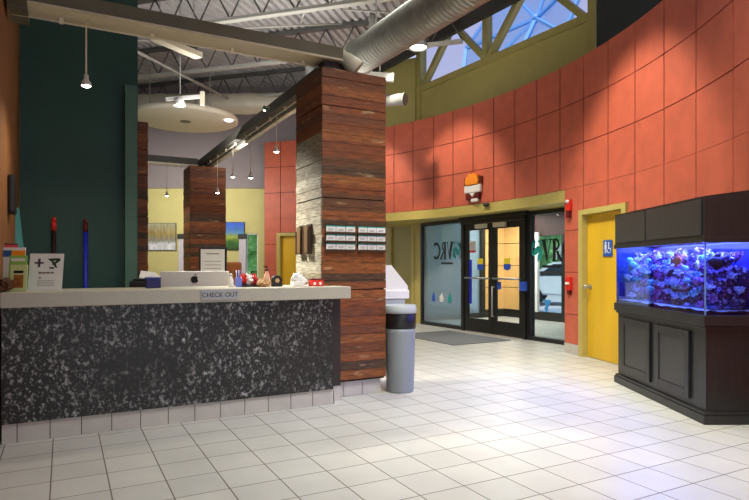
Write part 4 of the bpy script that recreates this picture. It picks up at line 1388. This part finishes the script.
# objects along the counter right of the computer
t = thing('spray_bottle', 'white bottle on the counter just right of the computer', 'bottle', at(231, .05, 1.1005), 0)
b = MB(); b.lathe([(0, 0), (.022, 0), (.024, .01), (.024, .06), (.012, .085), (.010, .10), (0, .10)], seg=20); b.build('bottle_body', M['white'], t)
b = MB(); b.lathe([(0, .1005), (.013, .1005), (.013, .118), (0, .12)], seg=16); b.build('bottle_cap', M['white_soft'], t)
t = thing('pen_box', 'blue and white box of pens beside the white bottle on the counter', 'box', at(238.5, .06, 1.1005), TH)
b = MB(); b.box((-.024, -.025, 0), (.024, .025, .085), .004); b.build('box_body', mat('pale_blue_card', (110, 130, 214), .5), t)
for i in range(4):
    b = MB(); b.tube((-.014 + i * .009, .005 * (i % 2), .0855), (-.02 + i * .013, .01, .15), .004, seg=8); b.build('pen', M['bluepole'] if i % 2 else M['white'], t)
t = thing('document_tray', 'black tray on the counter right of the computer', 'tray', at(250, .10, 1.1005), TH)
b = MB(); b.box((-.085, -.08, 0), (.085, .08, .012)); b.box((-.085, -.08, .012), (-.079, .08, .04)); b.box((.079, -.08, .012), (.085, .08, .04)); b.box((-.079, .074, .012), (.079, .08, .04)); b.build('tray_body', M['frame_black'], t)
def crumple(name, label, cat, loc, m_, r, sc3, seed, group=None):
    b = MB(); b.ball((0, 0, r * sc3[2] * .92), r, 3, sc3, bumpy=.55, freq=2.6, seed=seed)
    zmin = min(v.co.z for v in b.bm.verts)
    for v in b.bm.verts: v.co.z = max(0, v.co.z - zmin - .006)
    for f_ in b.bm.faces: f_.smooth = False
    return tag(b.build(name, m_, loc=loc), label, cat, group)
crumple('wrapper', 'red crumpled wrapper on the black counter tray', 'wrapper', at(243.5, .10, 1.113), M['red_plastic'], .05, (.8, .8, 1.0), 3)
crumple('paper_towel', 'white crumpled paper beside the red wrapper on the black tray', 'paper', at(248.7, .09, 1.113), M['white_soft'], .045, (.8, .8, 1.1), 9)
crumple('wrapper', 'red and taller crumpled wrapper between white paper and tan cloth', 'wrapper', at(254.3, .12, 1.113), mat('red_foil', (200, 40, 50), .3), .042, (.7, .7, 1.2), 14)
crumple('folded_cloth', 'tan folded cloth at the right end of the black tray', 'cloth', at(264, -.04, 1.1005), M['tan_cloth'], .05, (1.15, .8, .75), 21)
t = thing('pump_bottle', 'peach pump bottle with a black top on the counter', 'bottle', at(267, .14, 1.1005), 0)
b = MB(); b.lathe([(0, 0), (.028, 0), (.03, .01), (.03, .07), (.022, .11), (.012, .13), (.012, .14), (0, .14)], seg=20); b.build('bottle_body', M['skin_bottle'], t)
b = MB(); b.lathe([(0, .1405), (.014, .1405), (.014, .155), (.005, .157), (.005, .175), (0, .175)], seg=14); b.box((-.03, -.007, .1755), (.008, .007, .188)); b.build('pump_head', M['frame_black'], t)
t = thing('tape_dispenser', 'round black tape dispenser on the counter right of the tan cloth', 'dispenser', at(276.5, .02, 1.1005), TH)
b = MB(); b.tube((0, -.025, .055), (0, .025, .055), .048, seg=24); b.box((-.05, -.026, 0), (.05, .026, .03), .004); b.build('dispenser_body', M['frame_black'], t)
b = MB(); b.tube((0, -.028, .055), (0, .028, .055), .02, seg=18); b.build('tape_roll', M['tan_cloth'], t)
t = thing('tissue_box', 'white box with a tissue pulled out on the counter near the pillar', 'tissues', at(297, -.03, 1.1005), TH)
b = MB(); b.box((-.05, -.05, 0), (.06, .05, .05), .008); b.build('box_body', M['white'], t)
b = MB(); b.ball((0, 0, .07), .045, 3, (1.2, .7, 1), bumpy=.6, freq=2.4, seed=4)
b.ball((.055, 0, .045), .04, 3, (1.2, .8, .9), bumpy=.6, freq=2.4, seed=8); b.build('tissue', M['white_soft'], t)
t = thing('candy_box', 'small red box with white dots on the counter by the pillar', 'box', at(316, -.10, 1.1005), TH)
b = MB(); b.box((-.06, -.04, 0), (.06, .04, .06), .005); b.build('box_body', M['red_plastic'], t)
b = MB()
for x in (-.03, .028): b.tube((x, -.0415, .026), (x, -.0402, .026), .014, seg=16)
b.build('white_dots', M['white'], t)
b = MB(); b.box((-.062, -.042, .0605), (.062, .042, .072), .003); b.build('box_lid', M['dark_red'], t)

# left end of the counter: notice and leaflets
ns = thing('counter_notice', 'white notice with a plus sign and a dark green squiggle standing on the counter', 'sign', at(44.5, -.02, 1.1005), R(10))
ns.scale = (.95, 1, .89)
tilt = Matrix.Rotation(R(-10), 4, 'X')
b = MB(); b.box((-.128, 0, 0), (.128, .004, .325)); bmesh.ops.transform(b.bm, matrix=tilt, verts=b.bm.verts); b.build('notice_sheet', M['white_soft'], ns)
b = MB(); b.box((-.09, -.0015, .235), (-.02, -.0005, .25)); b.box((-.064, -.0015, .205), (-.046, -.0005, .28)); bmesh.ops.transform(b.bm, matrix=tilt, verts=b.bm.verts); b.build('plus_sign', mat('plum_ink', (84, 62, 84), .6), ns)
b = MB()
for poly in ([(.01, .28), (.10, .285), (.105, .262), (.02, .262)], [(.085, .27), (.105, .262), (.055, .222), (.04, .232)], [(.03, .265), (.05, .262), (.065, .24), (.045, .24)], [(.045, .238), (.07, .236), (.085, .198), (.07, .2)], [(.02, .205), (.06, .205), (.06, .19), (.03, .19)]):
    b.prism(poly, .001, Matrix.Translation((0, -.0018, 0)))
bmesh.ops.transform(b.bm, matrix=tilt, verts=b.bm.verts); b.build('squiggle', mat('dark_green_ink', (34, 58, 26), .6), ns)
b = MB()
for x0, x1 in ((-.055, -.03), (-.026, .0), (.004, .03), (.036, .06)): b.box((x0, -.0015, .148), (x1, -.0005, .162))
b.box((-.05, -.0015, .105), (-.035, -.0005, .115))
for z in (.085, .07, .055, .04): b.box((-.06, -.0012, z), (.07, -.0005, z + .003))
bmesh.ops.transform(b.bm, matrix=tilt, verts=b.bm.verts); b.build('print', mat('brown_ink', (120, 96, 90), .6), ns)
b = MB(); b.obox((0, .045, .20), (0, .12, .002), .05, .004, up=(0, 1, 0)); b.build('easel_foot', M['white_soft'], ns)

def leaflet(label, px, b_, rz, w_, h_, m1, bands, tl=-8):
    t = thing('leaflet', label, 'leaflet', at(px, b_, 1.1005), rz, 'leaflets on the counter')
    tm = Matrix.Rotation(R(tl), 4, 'X')
    b = MB(); b.box((-w_ / 2, 0, 0), (w_ / 2, .012, h_)); bmesh.ops.transform(b.bm, matrix=tm, verts=b.bm.verts); b.build('leaflet_cover', m1, t)
    for (nm, x0, x1, z0, z1, m_) in bands:
        b = MB(); b.box((x0 * w_, -.0016, z0 * h_), (x1 * w_, -.0003, z1 * h_)); bmesh.ops.transform(b.bm, matrix=tm, verts=b.bm.verts); b.build(nm, m_, t)
    b = MB(); b.obox((0, .026, .10), (0, .07, .002), w_ * .4, .003, up=(0, 1, 0)); b.build('easel_foot', m1, t)
    return t
lg = mat('pale_green_card', (196, 208, 142), .6)
l1 = leaflet('pale green leaflet with a dog picture in front at the counter left end', 17.5, -.17, R(8), .115, .20, lg,
        [('picture', -.28, .30, .14, .62, mat('dog_photo', (150, 90, 30), .6, var=.5, vs=30)), ('title', -.3, .28, .68, .78, M['ink'])])
b = MB(); 
leaflet('green leaflet standing behind the dog leaflet on the counter', 16, -.08, R(8), .12, .27, mat('bright_green_card', (140, 186, 84), .6), [('title', -.4, .4, .84, .92, M['white_soft'])])
leaflet('white leaflet with a blue and orange top at the back of the counter', 9.5, .06, R(12), .19, .335, M['white_soft'],
        [('blue_band', -.5, .0, .78, .93, mat('deep_blue_card', (40, 92, 150), .5)), ('orange_band', 0, .5, .62, .93, M['orange'])])
leaflet('leaflet with a red top at the far left end of the counter', 1.5, .20, R(20), .20, .37, mat('brown_card', (84, 54, 40), .6), [('red_band', -.5, .5, .88, .97, mat('pink_red_card', (226, 70, 84), .5))])
b = MB(); b.ball((0, 0, .05), .055, 3, (1.0, .8, .9), bumpy=.35, seed=5)
o = crumple('wicker_bowl', 'small brown basket at the left edge of the counter', 'basket', at(4, -.18, 1.1005), mat('brown_wicker', (92, 58, 32), .8, var=.3, vs=40), .06, (1, .8, .8), 5)

# poles leaning on the green wall, teal cone
def pole(px, ytop, m1, m2, label):
    b_ = 1.79
    base = at(px, b_, 0); Y = base.y; zt = CH + (266.5 - ytop) * Y / 580
    t = thing('long_pole', label, 'pole', base, TH, 'long poles by the green wall')
    b = MB(); b.tube((0, 0, 0), (0, .02, zt - .16), .022, seg=14); b.build('shaft', m1, t)
    b = MB(); b.tube((0, .02, zt - .16), (0, .022, zt - .06), .024, seg=14); b.ball((0, .023, zt - .04), .022, 2); b.build('pole_tip', m2, t)
pole(53.8, 215, mat('dark_maroon_pole', (44, 18, 22), .5), M['red_plastic'], 'dark pole with a red tip leaning on the dark green wall')
pole(85.6, 217, M['bluepole'], M['dark_red'], 'blue pole with a dark red tip leaning on the dark green wall')
tb = MB()
p0 = at(8.6, 1.5, 2.0); 
b = MB()
b.lathe([(0, 0), (.14, 0), (.13, .5), (.10, 1.2), (.03, 1.85), (0, 1.86)], seg=20)  # plain teal cone, wide at the foot
o = b.build('teal_cone', M['teal_cone_matte'], loc=at(15.5, 1.42, 0))
tag(o, 'teal cone standing in the corner by the brown wall', 'umbrella')
# black object on the brown wall
b = MB(); b.box((0, -.14, -.15), (.05, .14, .17), .02)
ws_ = b.build('wall_speaker', M['frame_black'], loc=G(-2.599, .62, 1.88), rotz=TH)
tag(ws_, 'black speaker on the brown left wall', 'speaker')

# ------------------------------------------------------------------ pendants on the reception beams
def pendant(loc, ztop, label, power, big=False, m_=None):
    t = thing('pendant_lamp', label, 'lamp', loc, 0, 'pendant lamps')
    k = .82 if big else .8
    b = MB(); b.tube((0, 0, .11 * k), (0, 0, ztop - loc.z), .007 if big else .005, seg=8); b.build('cord', M['cream'], t)
    b = MB(); b.lathe([(.016 * k, .12 * k), (.022 * k, .11 * k), (.024 * k, .07 * k), (.045 * k, .035 * k), (.052 * k, .0), (.047 * k, .0), (.04 * k, .03 * k), (0, .05 * k)], seg=20); b.build('socket', M['alu'], t)
    b = MB(); b.ball((0, 0, .006), .043 * k, 2, (1, 1, .6)); b.build('bulb', M['lamp_on'], t)
    if power:
        l = bpy.data.lights.new('pendant_glow', 'SPOT'); l.energy = power; l.spot_size = R(150); l.spot_blend = .8; l.color = (1, .9, .74); l.shadow_soft_size = .04
        o = bpy.data.objects.new('pendant_glow', l); COL.objects.link(o); o.parent = t; o.location = (0, 0, -.04)
    return t
q = at(86.2, .282, 0); zz = CH + (266.5 - 86) * q.y / 580
pendant(Vector((q.x, q.y, zz)), 3.33, 'large lit pendant lamp in front of the dark green wall', 35, True)
for px_, py_, lab, pw in ((276.5, 152, 'lit pendant lamp in front of the far terracotta wall', 25), (250.7, 178, 'lit pendant lamp in front of the mauve wall, right of a pair', 18), (233, 177, 'lit pendant lamp in front of the mauve wall, left of a pair', 18), (217.5, 193, 'lit pendant lamp in front of the rear board pillar', 18)):
    k = (px_ - 374.5) / 580
    p0 = O + Bv * .35
    bb_ = (p0.x - k * p0.y) / (k * Av.y - Av.x)
    q = G(.35, bb_)
    pendant(Vector((q.x, q.y, CH + (266.5 - py_) * q.y / 580)), 3.33, lab, pw)
q = at(166.7, 6.95, 0)
pendant(Vector((q.x, q.y, CH + (266.5 - 196) * q.y / 580)), 3.33, 'lit pendant lamp in front of the yellow wall over the birch picture', 18)
# green clip lamp on the side beam
k = (268 - 374.5) / 580; p0 = O + Bv * .22; bb_ = (p0.x - k * p0.y) / (k * Av.y - Av.x); q = G(.22, bb_)
t = thing('clip_lamp', 'small green shaded lamp clipped to the side of the dark reception beam', 'lamp', (q.x, q.y, 3.40), TH)
b = MB(); b.lathe([(0, .03), (.012, .03), (.03, -.015), (.03, -.03), (0, -.03)], c=(-.05, 0, 0), seg=16); b.build('shade', mat('green_glass_shade', (70, 150, 90), .3), t)
b = MB(); b.tube((-.05, 0, .02), (.02, 0, .02), .012); b.build('arm', M['alu'], t)
b = MB(); b.ball((-.05, 0, -.028), .018, 2); b.build('bulb', M['lamp_on_soft'], t)

# hung strip and track spot in the ceiling
def hung_bar(pa, pb, w_, h_, label, m_, top=5.75):
    t = thing('strip_fixture', label, 'light fixture', pa, 0)
    d = Vector(pb) - Vector(pa)
    b = MB(); b.obox((0, 0, 0), d, w_, h_); b.build('housing', m_, t)
    b = MB()
    for s in (.12, .88): b.tube(d * s + Vector((0, 0, h_ / 2)), d * s + Vector((0, 0, top - pa[2])), .007, seg=8)
    b.build('hanger_rod', M['pipe'], t)
    return t
hung_bar((-2.80, 7.37, 4.2), (-2.43, 8.03, 4.2), .14, .07, 'cream strip fixture hung under the roof joists behind the counter beam', M['cream'])
tl = thing('track_spotlight', 'lit white spotlight on a short bar in front of the cream duct', 'lamp', (-3.05, 9.1, 3.88))
b = MB(); b.obox((-.22, 0, .03), (.33, .06, .09), .05, .05); b.build('track_bar', M['white'], tl)
b = MB(); b.tube((0, 0, .1), (0, 0, 1.85), .007); b.build('stem', M['pipe'], tl)
b = MB(); b.lathe([(.05, .12), (.06, .10), (.095, .0), (.088, .0), (.05, .06), (0, .07)], c=(0, -.02, -.08), seg=20); b.build('shade', M['white'], tl)
b = MB(); b.ball((0, -.02, -.06), .06, 2, (1, 1, .6)); b.build('bulb', M['lamp_on'], tl)
b = MB(); b.box((.3, .03, -.05), (.36, .09, .17), .006); b.build('driver_box', M['cream'], tl)

# spotlights near the clerestory
def floodlight(loc, target, label, lit, arm_to, m_body, r=.13, power=0, ang=70):
    loc = Vector(loc); d = (Vector(target) - loc).normalized()
    t = thing('floodlight', label, 'lamp', loc, 0, 'ceiling floodlights')
    q = d.to_track_quat('Z', 'Y').to_matrix().to_4x4()
    b = MB(); b.lathe([(0, -.22), (r * .55, -.22), (r * .6, -.12), (r * .72, -.10), (r, .04), (r, .07), (r * .9, .07), (r * .85, .03), (0, .02)], seg=26, mtx=q); b.build('lamp_housing', m_body, t)
    b = MB(); b.lathe([(0, .045), (r * .84, .045), (r * .84, .05), (0, .055)], seg=26, mtx=q)
    b.build('lens', M['lamp_on'] if lit else M['white_soft'], t)
    b = MB(); b.path([d * -.10, d * -.10 + (Vector(arm_to) - loc) * .4 + Vector((.02, 0, 0)), Vector(arm_to) - loc], .02); b.build('mounting_arm', M['pipe'], t)
    if power:
        l = bpy.data.lights.new('floodlight_beam', 'SPOT'); l.energy = power; l.spot_size = R(ang); l.spot_blend = .6; l.color = (1, .9, .74); l.shadow_soft_size = .06
        o = bpy.data.objects.new('floodlight_beam', l); COL.objects.link(o); o.parent = t; o.location = d * .12; o.rotation_euler = d.to_track_quat('-Z', 'Y').to_euler()
    return t
FP = 340
q = Vector((.68, 9.0, 4.74))
floodlight(q, (q.x + .05, q.y - .15, 0), 'lit floodlight under the silver duct at the left end of the clerestory', True, (q.x + .42, q.y + .1, 5.5), M['pipe'], .15, 90, 62)
pq = G(.42, .33)
floodlight((pq.x + .06, pq.y + .02, 3.40), (pq.x + 1.2, pq.y + .2, 2.4), 'cream floodlight standing on top of the front board pillar', False, (pq.x + .02, pq.y + .06, 3.43), M['cream'], .10)
def washer(a, off, z, tz, label, pw, ang=66):
    p = W(a, z, off)
    floodlight(p, W(a, tz), label, True, (p.x - .1, p.y, 5.6), M['pipe'], .13, pw, ang)
washer(6.0, 2.0, 5.0, 1.9, 'ceiling floodlight washing the terracotta wall above the fish tank', FP, 70)
washer(36.5, 2.0, 5.35, 2.0, 'ceiling floodlight washing the terracotta wall above the orange ornament', FP, 60)
washer(52.5, 2.0, 5.0, 2.3, 'ceiling floodlight washing the terracotta wall behind the front pillar', FP * .8, 60)

# ------------------------------------------------------------------ bin and drinking fountain
bn = thing('waste_bin', 'tall grey round waste bin with a black liner beside the pillar', 'bin', (.265, 6.0, 0))
b = MB(); b.lathe([(0, 0), (.138, 0), (.142, .02), (.157, .62), (.159, .65), (0, .65)], seg=40); b.build('bin_body', M['bin_grey'], bn)
b = MB(); b.lathe([(.160, .651), (.163, .66), (.165, .80), (.160, .806), (.14, .806)], seg=40); b.build('bin_liner', M['bag'], bn)
b = MB(); b.lathe([(.140, .807), (.172, .807), (.174, .83), (.167, .885), (.155, .89), (.145, .86), (.145, .81)], seg=40); b.build('bin_rim', M['bin_lid'], bn)
fn = thing('drinking_fountain', 'white drinking fountain on the far side of the pillar above the bin', 'fountain', G(.711, .45), TH)
b = MB(); b.box((0, -.17, .93), (.45, .17, 1.03), .015); b.build('basin', M['white'], fn)
b = MB(); b.box((0.0, -.16, .86), (.40, .16, .928), .012); b.build('lower_case', M['bin_lid'], fn)
b = MB(); b.prism([(0, 1.031), (.44, 1.031), (.44, 1.07), (.23, 1.30), (0, 1.30)], .30, Matrix.Translation((0, -.15, 0))); b.build('sloped_back', M['white'], fn)
b = MB(); b.tube((.40, .1, 1.03), (.40, .1, 1.08), .010); b.tube((.40, .1, 1.08), (.43, .1, 1.085), .008); b.build('spout', M['steel'], fn)

# ------------------------------------------------------------------ aquarium
AX0, AX1, AY0, AY1 = 2.69, 3.125, 4.72, 6.45
cab = thing('aquarium_cabinet', 'black wooden cabinet with two framed doors under the fish tank', 'cabinet', (AX0, AY0, 0))
LX, LY = AX1 - AX0, AY1 - AY0
b = MB(); b.box((.015, .015, .0), (LX - .01, LY - .015, .80)); b.build('cabinet_body', M['tank_wood'], cab)
b = MB(); b.box((-.02, -.02, 0), (LX, LY + .02, .075), .006); b.box((-.01, -.01, .0755), (LX, LY + .01, .10), .006); b.build('plinth', M['tank_wood'], cab)
b = MB(); b.box((-.02, -.02, .80), (LX, LY + .02, .885), .006); b.box((-.005, -.005, .775), (LX, LY + .005, .799), .004); b.build('top_rail', M['tank_wood'], cab)
for (y0, y1) in ((.24, .84), (.95, 1.60)):
    b = MB()
    fw = .075
    b.box((-.008, y0, .155), (.014, y0 + fw, .735), .004); b.box((-.008, y1 - fw, .155), (.014, y1, .735), .004)
    b.box((-.008, y0 + fw, .155), (.014, y1 - fw, .155 + fw), .004); b.box((-.008, y0 + fw, .735 - fw), (.014, y1 - fw, .735), .004)
    dd = b.build('door', M['tank_wood'], cab)
    b = MB(); b.box((.002, y0 + fw, .155 + fw), (.0145, y1 - fw, .735 - fw)); b.build('door_panel', M['tank_panel'], dd)
tk = thing('fish_tank', 'glass fish tank full of blue lit coral on the black cabinet', 'aquarium', (AX0, AY0, .886))
TZ = .595
def pane(lo, hi):
    b = MB(); b.box(lo, hi); return b.build('glass_pane', M['glass_tank'], tk)
pane((0, .0125, 0), (.012, LY - .012, TZ)); pane((.0105, 0, 0), (LX - .004, .0115, TZ)); b = MB(); b.box((0, LY - .0115, 0), (LX - .0205, LY, TZ)); b.build('end_panel', M['tank_back'], tk)
b = MB(); b.box((LX - .02, .012, 0), (LX - .005, LY - .012, TZ)); b.build('back_panel', M['tank_back'], tk)
b = MB(); b.box((.0125, .0125, .0), (LX - .021, LY - .0125, .004)); b.build('tank_floor', M['tank_back'], tk)
b = MB()
n = 30
gx_, gy_ = 8, 30
vv = [[b.bm.verts.new((.014 + (LX - .036) * i / gx_, .014 + (LY - .028) * j / gy_, .035 + .018 * noise.noise((i * .6, j * .35, 0)))) for j in range(gy_ + 1)] for i in range(gx_ + 1)]
for i in range(gx_):
    for j in range(gy_): b.bm.faces.new((vv[i][j], vv[i + 1][j], vv[i + 1][j + 1], vv[i][j + 1]))
cs = MB(); cs.box((-.002, -.002, .001), (.008, .008, TZ - .002)); cs.build('corner_highlight', mat('corner_highlight_blue', (96, 130, 190), .4), tk)  # pale blue strip stands for the highlight along the glass corner
sd = b.build('sand_bed', M['sand'], tk); sd['kind'] = 'stuff'
b = MB(); b.box((.0128, .0128, .005), (LX - .0215, LY - .0128, TZ - .05)); b.build('water', M['water'], tk)
# tank lamps under the canopy
for yy_ in (.22, .64, 1.06, 1.48):
    l = bpy.data.lights.new('tank_lamp', 'AREA'); l.shape = 'RECTANGLE'; l.size = .34; l.size_y = .4; l.energy = 28; l.color = (.19, .24, 1.0)
    o = bpy.data.objects.new('tank_lamp', l); COL.objects.link(o); o.location = (AX0 + LX / 2, AY0 + yy_, .886 + TZ + .02)
# rocks and corals
rr_ = random.Random(11)
def live(name, label, cat, group, loc, m_, kind):
    b = MB()
    if kind == 'rock':
        r = rr_.uniform(.055, .10)
        b.ball((0, 0, 0), r, 3, (rr_.uniform(.7, 1), rr_.uniform(.8, 1.3), rr_.uniform(.7, 1.1)), bumpy=.75, freq=2.2, seed=rr_.random() * 50)
    elif kind == 'branch':
        for i in range(11):
            d = Vector((rr_.uniform(-.7, .5), rr_.uniform(-1, 1), rr_.uniform(.2, 1.1))).normalized() * rr_.uniform(.036, .05)
            b.tube((0, 0, 0), d, .012, .006, 7); b.ball(d, .010, 1)
            e = d * .6 + Vector((rr_.uniform(-.03, .03), rr_.uniform(-.03, .03), .03)); b.tube(d * .55, e, .008, .004, 6); b.ball(e, .007, 1)
    elif kind == 'brain':
        b.ball((0, 0, 0), rr_.uniform(.032, .042), 3, (1, 1.1, .8), bumpy=.35, freq=6, seed=rr_.random() * 50)
    else:   # anemone
        b.ball((0, 0, 0), .018, 2)
        for i in range(26):
            d = Vector((rr_.uniform(-1, 1), rr_.uniform(-1, 1), rr_.uniform(0, 1))).normalized() * rr_.uniform(.032, .045)
            b.tube((0, 0, 0), d, .006, .004, 6); b.ball(d, .007, 1)
    return tag(b.build(name, m_, loc=loc), label, cat, group)
base = Vector((AX0, AY0, .886))
PL = [(Vector((.115, .052, .435)), .07), (Vector((.06, .55, .455)), .07), (Vector((.06, .22, .41)), .07)]
def place(p, r, k=.93):
    for q, r2 in PL:
        if (p - q).length < k * (r + r2): return False
    PL.append((p, r)); return True
nr = 0; tries = 0
while nr < 100 and tries < 9000:
    tries += 1
    r = rr_.uniform(.045, .068)
    if rr_.random() < .36: p = Vector((rr_.uniform(.12, LX - .085), rr_.uniform(.08, .24), .03 + r + rr_.random() * .41))
    else: p = Vector((rr_.uniform(.16, LX - .085), rr_.uniform(.08, LY - .07), .03 + r + rr_.random() * .43))
    if not place(p, r): continue
    nr += 1
    b = MB(); b.ball((0, 0, 0), r * .95, 3, (rr_.uniform(.85, 1), rr_.uniform(.9, 1.1), rr_.uniform(.85, 1)), bumpy=.5, freq=2.4, seed=rr_.random() * 50)
    tag(b.build('live_rock', M['rock'], loc=base + p), 'purple lit rock in the fish tank reef', 'rock', 'reef rocks in the fish tank')
kinds = [('branch', 'coral_violet', 'branching violet coral in the fish tank', 'branching violet corals'), ('brain', 'coral_cyan', 'round cyan coral in the fish tank', 'round cyan corals'), ('anemone', 'coral_pale', 'pale tufted anemone in the fish tank', 'pale anemones'),
         ('branch', 'coral_pale', 'branching pale coral in the fish tank', 'branching pale corals'), ('brain', 'coral_violet', 'round violet coral in the fish tank', 'round violet corals'), ('anemone', 'coral_cyan', 'cyan tufted anemone in the fish tank', 'cyan anemones')]
nc = 0; tries = 0
while nc < 72 and tries < 6000:
    tries += 1
    kd, mm, lab, grp = kinds[nc % 6]
    r = .034
    if rr_.random() < .7: p = Vector((rr_.uniform(.075, .20), rr_.uniform(.08, LY - .08), .04 + r + rr_.random() * .41))
    else: p = Vector((rr_.uniform(.08, LX - .09), rr_.uniform(.065, .14), .04 + r + rr_.random() * .40))
    if not place(p, r, .9): continue
    nc += 1
    live('anemone' if kd == 'anemone' else 'coral', lab, 'anemone' if kd == 'anemone' else 'coral', grp, base + p, M[mm], kd)
def fish(loc, rz, k, m1, m2, label):
    t = thing('fish', label, 'fish', loc, rz)
    b = MB(); b.ball((0, 0, 0), .05 * k, 3, (1.1, .3, .72))
    b.prism([(.04 * k, 0), (.085 * k, .035 * k), (.075 * k, 0), (.085 * k, -.035 * k)], .006 * k, Matrix.Translation((0, -.003 * k, 0))); b.build('fish_body', m1, t)
    b = MB(); b.prism([(-.02 * k, .03 * k), (.03 * k, .028 * k), (.045 * k, .055 * k), (.0, .052 * k)], .004 * k, Matrix.Translation((0, -.002 * k, 0)))
    b.prism([(-.01 * k, -.03 * k), (.03 * k, -.028 * k), (.04 * k, -.05 * k), (.005 * k, -.048 * k)], .004 * k, Matrix.Translation((0, -.002 * k, 0))); b.build('fin', m2, t)
    b = MB(); b.ball((-.038 * k, -.012 * k, .008 * k), .005 * k, 1); b.ball((-.038 * k, .012 * k, .008 * k), .005 * k, 1); b.build('eye', M['ink'], t)
fish(base + Vector((.115, .052, .435)), R(10), 1.25, mat('black_fish_skin', (14, 14, 18), .5), mat('black_fish_skin', (14, 14, 18), .5), 'black fish near the corner end of the fish tank')
fish(base + Vector((.06, .55, .455)), R(95), 1.2, mat('orange_fish_skin', (255, 120, 50), .5), mat('red_fin', (240, 60, 60), .5), 'orange fish in the long side of the fish tank')
fish(base + Vector((.06, .22, .41)), R(60), 1.2, mat('cream_fish_skin', (255, 240, 190), .5), mat('yellow_fin', (250, 220, 90), .5), 'cream fish by the corner of the fish tank')
# canopy
cn = thing('aquarium_canopy', 'black wooden hood on top of the fish tank', 'hood', (AX0, AY0, .886 + TZ + .0005))
CHt = .365
b = MB()
b.box((-.01, -.01, .0), (.01, LY + .01, CHt)); b.box((.0105, -.01, 0), (LX, .008, CHt)); b.box((.0105, LY - .008, 0), (LX, LY + .01, CHt)); b.box((LX - .018, .0085, 0), (LX, LY - .0085, CHt))
b.box((.0105, .0085, CHt - .02), (LX - .0185, LY - .0085, CHt)); b.build('hood_body', M['tank_wood'], cn)
b = MB(); b.box((-.022, -.022, -.0), (-.0105, LY + .022, .045), .003); b.box((-.0105, -.022, 0), (LX, -.0105, .045), .003); b.box((-.0105, LY + .0105, 0), (LX, LY + .022, .045), .003); b.build('lower_trim', M['tank_wood'], cn)
b = MB(); b.prism([(-.012, CHt + .0005), (LX, CHt + .0005), (LX, CHt + .07), (-.012, CHt + .012)], LY + .02, Matrix.Translation((0, -.01, 0))); b.build('sloped_lid', M['tank_wood'], cn)
for (y0, y1) in ((.03, .98), (1.01, 1.70)):
    b = MB(); b.box((-.024, y0, .06), (-.0107, y1, CHt - .01), .004); b.build('hood_door', M['tank_panel'], cn)
